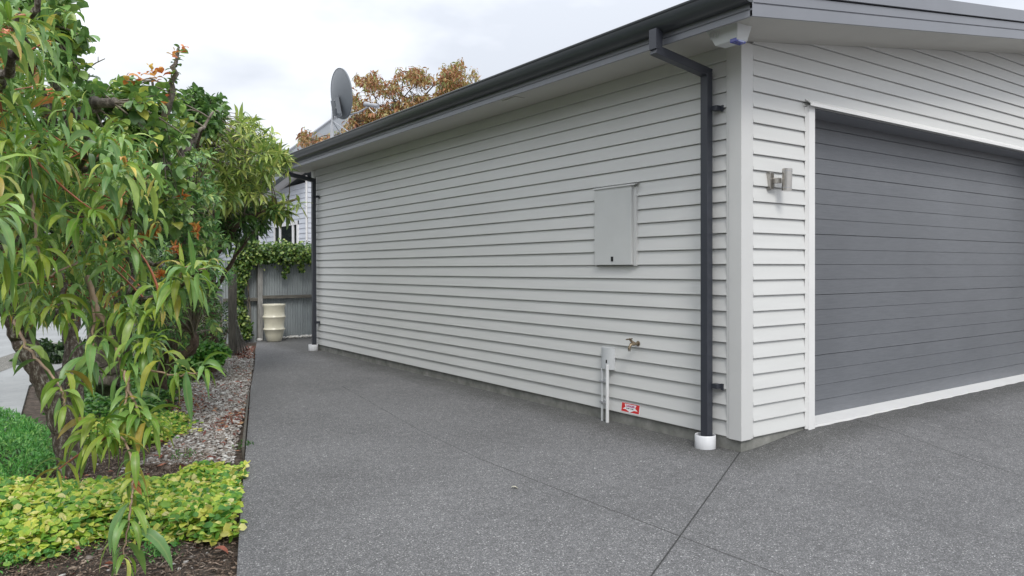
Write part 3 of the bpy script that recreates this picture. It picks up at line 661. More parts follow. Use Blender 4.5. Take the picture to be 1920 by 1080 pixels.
# stones along the fence foot
def rock(c, rad, sq, mat, name, **kw):
    import bmesh
    bm = bmesh.new(); bmesh.ops.create_icosphere(bm, subdivisions=2, radius=1)
    ph = R.uniform(0, 6, 3)
    for v in bm.verts:
        k = 1+.14*math.sin(v.co.x*2.3+ph[0])*math.cos(v.co.y*2.7+ph[1])+.08*math.sin(v.co.z*5+ph[2])
        v.co = Vector((v.co.x*rad[0]*k, v.co.y*rad[1]*k, v.co.z*rad[2]*k))
    me = bpy.data.meshes.new(name); bm.to_mesh(me); bm.free(); me.materials.append(M[mat]); me.polygons.foreach_set('use_smooth', [True]*len(me.polygons))
    o = bpy.data.objects.new(name, me); col.objects.link(o); o.location = c; o.rotation_euler = (0, 0, R.uniform(0, 6)); return o
n_st = 0
for x in np.arange(.14, 1.25, .062):
    for row in range(2):
        r0 = R.uniform(.024, .044)
        o = rock((x+R.uniform(-.015, .015), 11.08-row*.055+R.uniform(-.012, .012)+.02, .012+r0*.5), (r0*1.3, r0, r0*.72), r0, 'river_stone', 'river_stone')
        tag(o, 'pale rounded stone in the row along the foot of the iron fence', 'stone', 'pale stones along the fence foot')
o = rock((-.32, 11.0, .02), (.06, .04, .03), 0, 'river_stone', 'river_stone'); tag(o, 'single pale stone between the fence post and the cream pot', 'stone')
# old gate post, leaning pickets
pb = on_ground(436.5, 668, -.05)
e = empty('old_post', pb, 'thick dark weathered timber post standing alone in the gravel, moss on its top', 'post')
MB().obox((pb[0], pb[1], .60), (RT[0], RT[1], 0), (-RT[1], RT[0], 0), (0, 0, 1), .056, .05, .70).build('timber', 'dark_wood', e, bevel=.006)
mp_ = at(427, 512, 11.75); q = R.normal(0, 1, (500, 3))*np.array((.045, .045, .07))+mp_-UP*.06
V_, F_, m_ = leaves(q, R.normal(0, 1, (500, 3))+(0, 0, .5), .035, .012, .5, 'small'); np_mesh('moss_tuft', V_, F_, 'mat_leaf', e, mid=m_)
PKL = ['short split picket leaning on the dark post, nearest the post', 'second leaning weathered picket beside the dark post', 'third leaning weathered picket, middle of the bundle', 'fourth leaning weathered picket of the bundle beside the post', 'outermost leaning picket, nearest the red leaves']
for i in range(5):
    ft = on_ground(448+5.5*i, 667-3.2*i, -.05)+np.array([0, .02*i, 0]); tp = at(443.5+2.6*i, 603+8*i, 11.75+.05*i)
    d = nrm(tp-ft); L = np.linalg.norm(tp-ft); sx_ = nrm(np.cross(d, FW)); n_ = np.cross(d, sx_)
    mb = MB().obox((ft+tp)/2, d, sx_, n_, L/2, .017, .007)
    mb.add([tp+sx_*.017-n_*.007, tp-sx_*.017-n_*.007, tp+d*.03-n_*.007, tp+sx_*.017+n_*.007, tp-sx_*.017+n_*.007, tp+d*.03+n_*.007], [(0, 1, 2), (3, 5, 4), (0, 2, 5, 3), (1, 4, 5, 2)])
    tag(mb.build('wooden_picket', 'old_wood'), PKL[i], 'picket', 'pickets leaning by the old post')
# garden edging board beside the slab
e0, e1 = on_ground(456, 850, -.02), on_ground(466, 742, -.02)
d = nrm(e1-e0); mb = MB(); mb.obox((e0+e1)/2+(0, 0, -.0), d, (-d[1], d[0], 0), (0, 0, 1), np.linalg.norm(e1-e0)/2, .010, .05)
tag(mb.build('edging_board', 'dark_wood', bevel=.003), 'thin dark timber edging board between the gravel and the slab', 'edging')

# ------------------------------------------------------------------ neighbour house
e = empty('neighbour_house', (3.5, 19, 0), 'pale blue weatherboard house with grey iron roof beyond the fence', 'house')
HX, HY = 3.5, 19.0
def hb(z0, z1, s0, s1, org, al, out, st=.158):
    return boards([(z0+k*st, s0, s1, st) for k in range(int((z1-z0)/st)+1)], org, al, out)
w = hb(.62, 4.0, 0.03, 13, (HX, HY, 0), (0, 1, 0), (-1, 0, 0)); w.box(HX, HX+.1, HY, HY+13, .55, 3.0); 
w.build('wall', 'house', e)
w = hb(.62, 4.0, 0.03, 9, (HX, HY, 0), (1, 0, 0), (0, -1, 0)); w.box(HX, HX+9, HY, HY+.1, .55, 4.2); w.build('wall', 'house', e)
MB().box(HX+.02, HX+9, HY+.02, HY+13, -.1, .57).build('base_wall', 'house_dark', e)
MB().box(HX-.035, HX+.012, HY-.035, HY+.012, .58, 4.3).build('corner_board', 'house_white', e)
zr = lambda y: 4.34-.145*(y-19.1)
rw = MB(); ys0, ys1 = 18.7, 32.4
rw.add([(3.05, ys0, zr(ys0)+.10), (12.6, ys0, zr(ys0)+.10), (12.6, ys1, zr(ys1)+.10), (3.05, ys1, zr(ys1)+.10), (3.05, ys0, zr(ys0)+.05), (12.6, ys0, zr(ys0)+.05), (12.6, ys1, zr(ys1)+.05), (3.05, ys1, zr(ys1)+.05)], [(0, 1, 2, 3), (7, 6, 5, 4), (0, 4, 5, 1), (1, 5, 6, 2), (2, 6, 7, 3), (3, 7, 4, 0)])
rw.build('roof', 'house_roof', e)
v_ = MB(); v_.add([(3.05, ys0, zr(ys0)+.045), (3.48, ys0, zr(ys0)+.045), (3.48, ys1, zr(ys1)+.045), (3.05, ys1, zr(ys1)+.045)], [(3, 2, 1, 0)])
v_.build('eave_lining', 'house_white', e)
v_ = MB().add([(3.03, ys0, zr(ys0)-.02), (3.03, ys1, zr(ys1)-.02), (3.03, ys1, zr(ys1)+.13), (3.03, ys0, zr(ys0)+.13), (3.05, ys0, zr(ys0)-.02), (3.05, ys1, zr(ys1)-.02), (3.05, ys1, zr(ys1)+.13), (3.05, ys0, zr(ys0)+.13)], [(0, 1, 2, 3), (7, 6, 5, 4), (0, 4, 5, 1), (3, 2, 6, 7), (0, 3, 7, 4)])
v_.build('barge_board', 'gutter', e)
ez, ex = 5.2, 4.2
apx = at(652, 205, 1.0)-CAM; apx = CAM+apx*((22.0-CAM[1])/apx[1])      # peak of the hipped roof, 22 m up the path
xm = 2*apx[0]-ex; ya_, yb_ = 18.0, 26.0
main = MB().add([(ex, ya_, ez), (ex, yb_, ez), (xm, yb_, ez), (xm, ya_, ez), tuple(apx)], [(0, 4, 1), (1, 4, 2), (2, 4, 3), (3, 4, 0), (0, 1, 2, 3)])
main.build('roof', 'house_roof', e)
MB().tube([(ex, yb_, ez+.03), tuple(apx+(0, 0, .03))], .07, 6).build('ridge_cap', 'plastic_grey', e)
MB().box(4.6, xm-.4, 18.4, 25.7, 2.5, 5.18).build('upper_wall', 'house', e)
def hwin(y0, y1, z0, z1, bars):
    fr_ = MB(); x = HX-.045
    fr_.box(x-.012, x+.03, y0, y0+.12, z0, z1); fr_.box(x-.012, x+.03, y1-.12, y1, z0, z1); fr_.box(x-.014, x+.03, y0, y1, z1-.12, z1); fr_.box(x-.03, x+.03, y0-.04, y1+.04, z0-.05, z0)
    for yb in bars: fr_.box(x-.006, x+.03, yb-.09, yb+.09, z0, z1-.12)
    fr_.box(x-.003, x+.03, y0+.12, y1-.12, z0+(z1-z0)*.42, z0+(z1-z0)*.42+.035)
    wn = fr_.build('window', 'house_white', e)
    MB().box(x+.012, x+.02, y0+.1, y1-.1, z0+.02, z1-.1).build('pane', 'glass', wn)
hwin(19.66, 22.1, 1.55, 2.93, (20.15, 21.45)); hwin(23.7, 24.4, 1.55, 2.9, ())

# ------------------------------------------------------------------ parked car behind the trees
cc = on_ground(30, 590, -.02); cd = np.array([RT[0], RT[1], 0]); cd = nrm(cd); cn = np.array([-cd[1], cd[0], 0.])
e = empty('parked_car', cc, 'white parked hatchback glimpsed behind the peach tree with red tail lamp', 'car')
def CP(l, wd, z): return cc+cd*l+cn*wd+np.array([0, 0, z])
prof = [(-2.0, .25), (-2.05, .55), (-1.95, .78), (-1.1, .92), (-.95, .95), (-.25, 1.40), (.4, 1.47), (1.3, 1.42), (1.75, 1.0), (1.98, .92), (2.02, .5), (1.95, .25)]
ring = []
mb = MB()
for wd, k in ((-.84, .0), (-.80, 1), (.80, 1), (.84, 0)):
    pass
secs = [(-.80, .97), (-.86, 1.0), (.86, 1.0), (.80, .97)]
vs = []
for wd, k in secs:
    for l, z in prof:
        inset = .16 if z > 1.0 else 0
        vs.append(CP(l*k, wd-math.copysign(inset, wd), z))
n = len(prof); fs = [(s_i*n+i, s_i*n+(i+1) % n, (s_i+1)*n+(i+1) % n, (s_i+1)*n+i) for s_i in range(3) for i in range(n)]+[tuple(range(n))[::-1], tuple(range(3*n, 4*n))]
body = MB().add(vs, fs).build('body', 'car', e, smooth=True)
for sd_ in (-1, 1):
    y_ = sd_*.705
    MB().add([CP(-.80, y_+sd_*.16, .98), CP(-.22, y_+sd_*.012, 1.35), CP(.35, y_+sd_*.012, 1.40), (CP(.35, y_+sd_*.16, .98))], [(0, 1, 2, 3)]).add([CP(.42, y_+sd_*.16, .98), CP(.42, y_+sd_*.012, 1.40), CP(1.2, y_+sd_*.012, 1.36), CP(1.45, y_+sd_*.16, 1.02)], [(0, 1, 2, 3)]).build('side_window', 'glass', e)
for l in (-1.25, 1.25):
    for sd_ in (-1, 1):
        wh = MB().lathe([(.20, -.09), (.30, -.09), (.32, -.05), (.32, .05), (.30, .09), (.20, .09)], CP(l, sd_*.80, .31), 28, cn).build('wheel', 'tyre', e, smooth=True)
        MB().lathe([(0, 0), (.20, .0), (.2, -.02), (0, -.02)], CP(l, sd_*.875, .31), 20, cn).build('rim', 'galv', wh)
for sd_ in (-1, 1): MB().obox(CP(1.93, sd_*.79, .92), cd, cn, (0, 0, 1), .10, .085, .13).build('tail_lamp', 'lamp_red', e, bevel=.02)
for sd_ in (-1, 1): MB().obox(CP(-1.97, sd_*.62, .66), cd, cn, (0, 0, 1), .06, .16, .07).build('headlight', 'conduit_pale', e, bevel=.02)

# ------------------------------------------------------------------ planting
def limb(pts, r0, r1, k=10, sub=6, wob=.012):
    """smooth tapered limb through (px,py,depth) points; returns points, radii"""
    P = [at(*p) if len(p) == 3 else np.array(p[:3]) for p in pts]; out = []
    n = len(P)
    for i in range(n-1):
        p0, p1, p2, p3 = P[max(i-1, 0)], P[i], P[i+1], P[min(i+2, n-1)]
        for j in range(sub):
            t = j/sub; out.append(.5*((2*p1)+(-p0+p2)*t+(2*p0-5*p1+4*p2-p3)*t*t+(-p0+3*p1-3*p2+p3)*t**3))
    out.append(P[-1]); out = np.array(out); out[1:-1] += R.normal(0, wob, (len(out)-2, 3))
    rad = np.linspace(r0, r1, len(out))*(1+R.normal(0, .05, len(out)))
    return out, rad
class Tree:
    def __init__(s, name, base, label, group=None, cat='tree'):
        s.e = empty(name, base, label, cat, group); s.wood = MB(); s.nodes = []; s.tw = MB(); s.parts = {}
    def limb(s, pts, r0, r1, k=10, wob=.012):
        P, r = limb(pts, r0, r1, k, wob=wob); s.wood.tube(P, r, k); s.nodes += [tuple(p)+(q,) for p, q in zip(P, r)]; return P
    def twig(s, tip, r=.004, sag=.06, maxlen=None, frm=None, k=4):
        tip = np.array(tip)
        if frm is None:
            nd_ = np.array([q[:3] for q in s.nodes]); d = np.linalg.norm(nd_-tip, axis=1); i = int(np.argmin(d+R.uniform(0, .15, len(d)))); a = nd_[i]
        else: a = np.array(frm)
        m_ = (a+tip)/2+np.array([0, 0, sag*np.linalg.norm(tip-a)*2])+R.normal(0, .02, 3)
        ts = np.linspace(0, 1, 6); C_ = [(1-t)**2*a+2*t*(1-t)*m_+t*t*tip for t in ts]
        s.tw.tube(C_, np.linspace(r*1.9, r*.7, 6), k, cap=False)
        return np.array(C_)
    def leaf(s, part, data): s.parts.setdefault(part, []).append(data)
    def done(s, wood, twig, mats):
        if s.wood.v: s.wood.build('trunk', wood, s.e, smooth='full')
        if s.tw.v: s.tw.build('twigs', twig, s.e, smooth='full')
        for k, d in s.parts.items():
            V_, F_, m_ = merge(d); np_mesh(*k.split('|')[:1], V_, F_, mats[k], s.e, mid=m_)
GA = 2.39996
def spray(tip, axis, n, length, L, W, droop, back=.22, spread=.9, fwd=.5, prof='lance', upb=0.0, Lv=.18):
    """leaves set spirally along the last stretch of a shoot"""
    axis = nrm(np.array(axis, float)); a = nrm(np.cross(axis, (0.3, .2, 1.))); b = np.cross(axis, a)
    t = np.linspace(0, 1, n); ph = R.uniform(0, 6)+GA*np.arange(n)+R.normal(0, .25, n)
    P = tip-axis*(back*(1-t))[:, None]+R.normal(0, .004, (n, 3))
    f = fwd+.7*t**3
    D = axis*f[:, None]+spread*(np.cos(ph)[:, None]*a+np.sin(ph)[:, None]*b)+np.array([0, 0, upb])
    Ls = L*(.65+.5*np.sin(np.pi*np.clip(t*.8+.15, 0, 1)))*R.normal(1, Lv, n).clip(.5, 1.5)
    return leaves(P, D, Ls, W*Ls/L, droop*R.uniform(.6, 1.4, n), prof, fold=.3, roll=.45)

# --- peach tree: spreading trunk on the left, long drooping leaves, closest to the camera
T = Tree('peach_tree', on_ground(132, 878, -.06), 'peach tree with long drooping leaves, nearest on the left, lichened leaning trunk')
b0 = at(134, 884, 5.22)
T.limb([(136, 890, 5.22), (126, 820, 5.2), (100, 745, 5.15), (62, 670, 5.1), (36, 620, 5.05), (10, 545, 4.9), (-30, 440, 4.6)], .098, .055, 14, .006)
T.limb([(134, 880, 5.24), (134, 800, 5.3), (136, 700, 5.35), (134, 620, 5.4), (140, 540, 5.3), (160, 440, 5.0), (205, 360, 4.6), (225, 300, 4.3)], .082, .028, 12, .006)
T.limb([(36, 620, 5.05), (50, 540, 4.7), (60, 440, 4.3), (70, 330, 3.9), (90, 230, 3.6), (60, 120, 3.3), (40, 60, 3.1)], .055, .012, 10)
T.limb([(-30, 440, 4.6), (-20, 330, 4.1), (-10, 220, 3.6), (0, 120, 3.2)], .05, .012, 8)
T.limb([(60, 440, 4.3), (100, 380, 3.9), (150, 330, 3.5), (200, 290, 3.2)], .03, .008, 8)
T.limb([(140, 540, 5.3), (80, 470, 4.4), (30, 455, 3.4), (-10, 460, 2.6)], .03, .008, 8)
T.limb([(160, 440, 5.0), (190, 470, 4.2), (240, 480, 3.6), (300, 500, 3.2)], .026, .007, 8)
SN = []
def shoot(pts, r0, r1):
    P, r = limb(pts, r0, r1, wob=.003); MB().tube(P, r, 6).build('shoot', 'twig_tan', T.e, smooth='full'); SN.extend([tuple(p)+(q,) for p, q in zip(P, r)]); return P
S1 = shoot([(165, 520, 3.3), (180, 570, 3.1), (205, 625, 2.95), (228, 680, 2.85), (245, 740, 2.8), (262, 785, 2.75)], .013, .0045)
S2 = shoot([(232, 682, 2.85), (270, 692, 2.82), (325, 703, 2.78), (365, 700, 2.75), (382, 690, 2.72)], .005, .0022)
S3 = shoot([(243, 700, 2.84), (236, 745, 2.8), (226, 790, 2.75), (218, 812, 2.72)], .005, .003)
S4 = shoot([(28, 600, 3.1), (50, 650, 2.9), (85, 690, 2.75), (112, 725, 2.65), (122, 760, 2.6)], .007, .003)
S5 = shoot([(228, 815, 2.7), (246, 860, 2.55), (250, 900, 2.5), (246, 950, 2.45), (238, 1000, 2.42), (232, 1045, 2.4)], .0045, .0025)
S6 = shoot([(170, 545, 3.2), (176, 600, 3.0), (172, 670, 2.85), (168, 700, 2.8)], .007, .003)
S7 = shoot([(62, 350, 2.9), (64, 420, 2.8), (72, 470, 2.75), (78, 480, 2.7)], .006, .004)
S8 = shoot([(385, 505, 2.6), (350, 500, 2.65), (335, 530, 2.75), (315, 560, 2.9), (285, 600, 3.1)][::-1], .007, .003)
shoot([(0, 385, 3.0), (25, 388, 3.0), (45, 420, 2.9)], .006, .003)
shoot([(12, 530, 3.0), (50, 532, 3.0), (90, 518, 3.0), (130, 500, 3.1), (150, 490, 3.2)][::-1], .005, .002)
shoot([(50, 400, 3.6), (150, 397, 3.6), (290, 362, 3.7)], .004, .002)
T.limb([(-30, 440, 4.6), (-60, 330, 3.6), (-30, 230, 2.9), (20, 130, 2.5), (60, 30, 2.3), (80, -30, 2.2)], .03, .006, 8)
T.limb([(-60, 330, 3.6), (-90, 380, 2.8), (-60, 420, 2.1), (-20, 400, 1.75)], .02, .005, 8)
T.limb([(60, 440, 4.3), (60, 400, 3.4), (50, 340, 2.9), (60, 280, 2.6)], .02, .005, 8)
T.limb([(80, 470, 4.4), (110, 480, 3.6), (120, 540, 3.1), (100, 600, 2.8)], .018, .004, 8)
T.limb([(190, 470, 4.2), (220, 430, 3.5), (250, 380, 3.1), (260, 320, 2.9)], .018, .004, 8)
T.limb([(100, 380, 3.9), (140, 330, 3.3), (170, 250, 3.0), (120, 180, 2.8)], .018, .004, 8)
T.limb([(240, 480, 3.6), (250, 540, 3.2), (290, 560, 2.95), (340, 540, 2.75), (372, 505, 2.65)], .014, .004, 8)
PK = (.102, .0185)
# dense shoots through the crown
REG = [(([(-80, -60), (25, -60), (35, 60), (78, 110), (92, 260), (80, 420), (-80, 430)]), 215, (2.5, 4.6)),
       ([(90, 230), (250, 240), (290, 300), (270, 420), (120, 440)], 60, (2.9, 4.6)),
       ([(-60, 400), (160, 400), (260, 430), (290, 520), (200, 600), (60, 600), (-60, 590)], 88, (2.9, 4.9)),
       ([(-40, 560), (60, 560), (150, 600), (160, 690), (60, 680), (-30, 640)], 3, (2.8, 4.2))]
for poly, n, (d0, d1) in REG:
    for x, y in sample_poly(poly, n):
        d = R.uniform(d0, d1); tip = at(x, y, d)
        if min(np.linalg.norm(np.array(q_[:3])-tip) for q_ in T.nodes) > .65: continue
        C_ = T.twig(tip, .0022, .05)
        ax = C_[-1]-C_[-3]; ax = nrm(ax)+R.normal(0, .35, 3)+np.array([0, 0, -.15])
        T.leaf('crown|p', spray(tip, ax, int(R.integers(11, 18)), .3, *PK, R.uniform(1.1, 2.2), back=.30, upb=.35, Lv=.3))
        if R.random() < .30: T.leaf('young_leaves|y', spray(tip+nrm(ax)*.015, ax, 5, .1, .11, .019, .9, back=.03))
# the shoots one can tell apart
T.nodes += SN
HAND = [(382, 690, 2.72, (1, .15, .1), 8), (330, 703, 2.78, (.6, -.5, 0), 9), (262, 788, 2.75, (.6, -.5, .1), 16), (290, 800, 2.72, (1, -.35, 0), 12), (222, 812, 2.7, (-.3, -.8, 0), 7),
        (122, 762, 2.6, (.2, -.8, 0), 10), (170, 690, 2.78, (0, -.7, 0), 15), (165, 830, 2.62, (.1, -.3, .1), 15), (205, 820, 2.6, (.6, -.3, .2), 9), (246, 905, 2.5, (0, -1, 0), 5), (240, 975, 2.43, (0, -1, 0), 4), (232, 1045, 2.4, (0, -.9, 0), 9),
        (385, 500, 2.6, (.7, .4, 0), 13), (345, 505, 2.66, (.3, .5, 0), 16), (330, 545, 2.75, (0, -.5, .2), 10), (300, 585, 2.9, (.3, -.5, 0), 13), (235, 590, 2.95, (.3, -.3, 0), 14), (270, 600, 2.9, (.6, -.2, 0), 14),
        (250, 700, 2.83, (.6, .2, 0), 6), (290, 640, 2.85, (.7, .3, 0), 13), (275, 655, 2.85, (.5, .2, .2), 10), (60, 590, 2.8, (.2, -.5, 0), 7), (120, 595, 2.8, (.5, -.4, 0), 14),
        (235, 310, 2.7, (.9, .5, 0), 14), (70, 290, 2.6, (.8, .4, 0), 15), (30, 275, 2.5, (.7, .5, 0), 14), (110, 300, 2.7, (.8, .3, 0), 14), (60, 40, 2.3, (.7, .5, 0), 14), (15, 40, 2.1, (.7, .5, 0), 14), (95, 75, 2.6, (.9, .4, 0), 12),
        (175, 395, 2.7, (.6, .4, 0), 16), (245, 455, 2.9, (.7, .4, 0), 14), (200, 255, 2.9, (.7, .5, 0), 12), (20, 530, 2.5, (.2, -.5, 0), 12), (-10, 400, 1.55, (.4, .1, 0), 12), (-15, 470, 1.6, (.3, -.6, 0), 10), (75, 485, 2.7, (.2, -.3, 0), 14), (-20, 330, 1.9, (.5, .2, 0), 12), (110, 880, 2.62, (.1, -.1, 0), 4)]
for x, y, d, (ax_, ay_, az_), n in HAND:
    tip = at(x, y, d); ax = RT*ax_+UP*ay_-FW*(.35+az_)
    if not any(np.linalg.norm(np.array(q[:3])-tip) < .13 for q in T.nodes): T.twig(tip, .0032, .04)
    T.leaf('crown|p' if R.random() < .5 else 'young_leaves|y', spray(tip, ax, n, .2, .132, .0235, R.uniform(1.6, 2.6), back=.13, spread=1.0, fwd=.35, upb=.4))
    T.leaf('young_leaves|y', spray(tip+nrm(ax)*.01, ax, 4, .1, .10, .017, 1.5, back=.02, spread=.8, upb=.4))
for P_ in (S1, S4, S5, S6, S2):
    for k_ in range(6, len(P_), 4):
        if R.random() < .55: T.leaf('crown|p', spray(P_[k_], R.normal(0, .4, 3)+np.array([0, 0, -.6]), 3, .1, .13, .028, 1.1, back=.03))
T.done('bark', 'twig_red', {'crown|p': 'peach_leaf', 'young_leaves|y': 'peach_young'})

# --- generic broad crown
def crown(T, poly, n, dr, leaf, key, nl, L, W, droop, prof, back, spread, fwd, cen, upb=0., twr=.004, out=.6, flatup=False):
    for x, y in sample_poly(poly, n):
        d = R.uniform(*dr); tip = at(x, y, d); C_ = T.twig(tip, twr, .02)
        ax = nrm(tip-cen)*out+nrm(C_[-1]-C_[-3])*.5+R.normal(0, .3, 3)+np.array([0, 0, upb])
        T.leaf(key, spray(tip, ax, int(R.integers(nl[0], nl[1])), back, L, W, droop, back=back, spread=spread, fwd=fwd, prof=prof))
# --- round-leaved tree behind it
T = Tree('round_leaved_tree', on_ground(215, 700, -.06), 'round-leaved tree with dark forked limbs and orange shoot tips behind the peach tree')
T.limb([(200, 720, 7.4), (205, 690, 7.4), (195, 655, 7.3), (186, 615, 7.2), (176, 540, 6.6), (150, 440, 6.0), (118, 330, 5.4), (105, 275, 5.1), (135, 225, 5.0), (165, 205, 5.0), (215, 190, 5.0)], .12, .03, 10)
T.limb([(205, 690, 7.4), (228, 640, 7.3), (225, 560, 6.8), (250, 450, 6.2), (290, 330, 5.8), (310, 220, 5.5), (325, 140, 5.4), (336, 88, 5.4)], .09, .007, 8)
T.limb([(105, 275, 5.1), (100, 200, 4.9), (110, 120, 4.7), (90, 40, 4.5), (60, -40, 4.3)], .035, .010, 8)
T.limb([(250, 450, 6.2), (240, 340, 5.8), (235, 260, 5.5), (270, 200, 5.4), (290, 150, 5.4)], .03, .008, 8)
T.limb([(290, 330, 5.8), (340, 290, 5.9), (370, 250, 6.0), (400, 210, 6.1)], .03, .008, 8)
MB().tube([at(150, 150, 4.9), at(165, 128, 4.9), at(180, 118, 4.9), at(197, 110, 4.9)], [.006, .005, .004, .003], 5).tube([at(184, 117, 4.9), at(184, 106, 4.9)], [.003, .002], 4).build('bare_twig', 'twig_grey', T.e)
cen = at(210, 260, 5.6)
crown(T, [(0, -50), (120, -50), (136, 0), (110, 30), (85, 45), (40, 30), (0, 20)], 60, (4.2, 5.0), 0, 'crown|p', (9, 15), .085, .062, .7, 'round', .14, 1.0, .3, cen)
crown(T, [(112, 45), (150, 40), (162, 90), (155, 140), (112, 150), (100, 100)], 26, (4.5, 5.0), 0, 'crown|p', (8, 13), .075, .055, .7, 'round', .14, 1.0, .3, cen)
crown(T, [(90, 160), (150, 160), (190, 150), (240, 150), (300, 135), (345, 165), (360, 250), (300, 300), (180, 290), (100, 260)], 120, (4.9, 5.9), 0, 'crown|p', (9, 15), .085, .062, .7, 'round', .14, 1.0, .3, cen)
crown(T, [(150, 280), (350, 270), (380, 380), (330, 440), (180, 440)], 80, (5.2, 6.4), 0, 'crown|p', (9, 14), .085, .058, .7, 'round', .14, 1.0, .3, cen)
for x, y in [(283, 128), (302, 132), (262, 140), (240, 144), (325, 95), (343, 88), (290, 142), (308, 186)]:
    T.leaf('orange_shoot_tips|o', spray(at(x, y, 5.3), UP+R.normal(0, .2, 3), 5, .04, .045 if y < 120 else .06, .03 if y < 120 else .042, .7, back=.05, prof='round', spread=.8))
for i in range(11):
    x, y = 320+1.8*i*.9, 165-7.5*i; T.leaf('crown|p', spray(at(x, y, 5.4), UP, 3, .05, .06, .034, .6, back=.03, prof='round', spread=1.1, fwd=.2))
T.done('bark_grey', 'twig_grey', {'crown|p': 'plum_leaf', 'orange_shoot_tips|o': 'orange_leaf'})

# --- shrub with orange new growth
T = Tree('orange_tipped_shrub', on_ground(300, 720, -.06), 'bushy green shrub with scattered tufts of orange new growth, right of the peach trunk', cat='shrub')
T.limb([(300, 735, 8.3), (310, 680, 8.2), (325, 640, 7.8), (345, 665, 7.6), (366, 640, 7.5), (355, 618, 7.5), (335, 590, 7.4), (330, 520, 7.3), (350, 430, 7.2), (370, 340, 7.2)], .07, .012, 10, .006)
T.limb([(290, 735, 8.4), (270, 640, 7.8), (260, 560, 7.4), (250, 460, 7.0), (270, 380, 6.9)], .05, .01, 8)
T.limb([(325, 640, 7.8), (390, 560, 7.6), (400, 480, 7.4), (400, 400, 7.4)], .035, .008, 8)
T.limb([(318, 690, 7.3), (322, 672, 7.2), (345, 662, 7.05), (362, 645, 7.0), (363, 628, 7.0), (350, 617, 7.05), (335, 600, 7.2)], .034, .024, 10, .004)
cen = at(310, 480, 7.9)
crown(T, [(200, 300), (260, 270), (400, 280), (420, 380), (425, 480), (400, 560), (330, 600), (240, 600), (190, 520)], 330, (6.3, 7.7), 0, 'crown|p', (11, 17), .085, .026, .5, 'lance', .14, .95, .55, cen, upb=.25)
crown(T, [(230, 560), (350, 570), (400, 560), (420, 620), (380, 660), (300, 650), (230, 640)], 90, (7.2, 8.2), 0, 'crown|p', (10, 15), .08, .024, .5, 'lance', .14, .95, .55, cen)
for x, y, r_ in [(343, 370, 9), (368, 430, 13), (235, 422, 12), (270, 442, 10), (289, 434, 9), (328, 466, 11), (214, 448, 10), (302, 510, 6), (285, 437, 7)]:
    for k_ in range(4): T.leaf('orange_tufts|o', spray(at(x+R.normal(0, r_*.35), y+R.normal(0, r_*.4), 5.75), UP*.8-FW*.7+R.normal(0, .3, 3), 9, .05, .052, .017, .5, back=.03, prof='lance', spread=.9))
T.done('bark_brown', 'twig_grey', {'crown|p': 'shrub_leaf', 'orange_tufts|o': 'orange_leaf'})

# --- tree with whorls of long narrow leaves
T = Tree('lance_leaved_tree', on_ground(400, 690, -.06), 'broad tree with whorls of narrow yellow-green leaves reaching towards the garage gutter')
T.limb([(392, 700, 10.3), (396, 640, 10.3), (392, 560, 10.0), (400, 480, 9.8), (430, 400, 9.6), (470, 330, 9.6), (510, 290, 9.7)], .11, .02, 10)
T.limb([(396, 560, 10.0), (370, 450, 9.4), (360, 350, 9.0), (380, 260, 8.9), (400, 210, 8.9)], .07, .014, 8)
T.limb([(400, 480, 9.8), (450, 420, 9.4), (510, 390, 9.5), (560, 370, 9.7)], .05, .012, 8)
T.limb([(392, 560, 10.0), (430, 500, 9.8), (470, 440, 9.6)], .04, .012, 8)
cen = at(430, 380, 10.4)
crown(T, [(330, 225), (420, 225), (455, 225), (500, 275), (526, 298), (505, 335), (480, 385), (400, 400), (330, 370)], 230, (8.3, 10.2), 0, 'crown|p', (11, 16), .165, .030, .55, 'lance', .08, 1.0, .35, cen, upb=.15, twr=.005)
crown(T, [(440, 205), (480, 225), (530, 265), (545, 290), (520, 300), (470, 250), (430, 230)], 26, (9.2, 9.9), 0, 'crown|p', (8, 12), .15, .034, .6, 'lance', .08, 1.0, .35, cen)
crown(T, [(495, 268), (540, 290), (546, 318), (505, 325)], 24, (9.3, 9.9), 0, 'crown|p', (8, 12), .14, .03, .6, 'lance', .08, 1.0, .35, cen)
crown(T, [(500, 372), (555, 366), (570, 380), (545, 405), (500, 412)], 16, (9.3, 9.9), 0, 'crown|p', (8, 12), .17, .036, .6, 'lance', .08, 1.0, .35, cen)
crown(T, [(350, 380), (480, 370), (530, 385), (515, 415), (470, 445), (425, 462), (396, 485), (385, 550), (350, 540)], 170, (9.2, 10.6), 0, 'painted_shade_leaves|d', (10, 15), .15, .034, .7, 'lance', .08, 1.0, .35, cen, twr=.005)  # lower crown gets a darker leaf green, shade painted into the colour
T.done('bark_brown', 'twig_grey', {'crown|p': 'lance_leaf', 'painted_shade_leaves|d': 'lance_dark'})
T = Tree('dark_crowned_tree', on_ground(330, 670, -.06), 'small dark-leaved tree whose rounded top rises between the orange shoot and the narrow-leaved tree')
T.limb([(330, 690, 10.3), (335, 600, 10.2), (340, 480, 9.6), (350, 380, 8.6), (370, 280, 8.0), (385, 210, 7.8)], .08, .012, 8)
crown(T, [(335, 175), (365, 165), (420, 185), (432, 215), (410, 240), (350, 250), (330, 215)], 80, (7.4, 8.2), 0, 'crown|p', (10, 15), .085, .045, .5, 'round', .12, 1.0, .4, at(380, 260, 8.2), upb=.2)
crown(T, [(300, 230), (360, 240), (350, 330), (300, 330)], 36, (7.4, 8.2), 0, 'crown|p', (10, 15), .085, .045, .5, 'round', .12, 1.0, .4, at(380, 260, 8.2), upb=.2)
T.done('bark_brown', 'twig_grey', {'crown|p': 'lance_dark'})

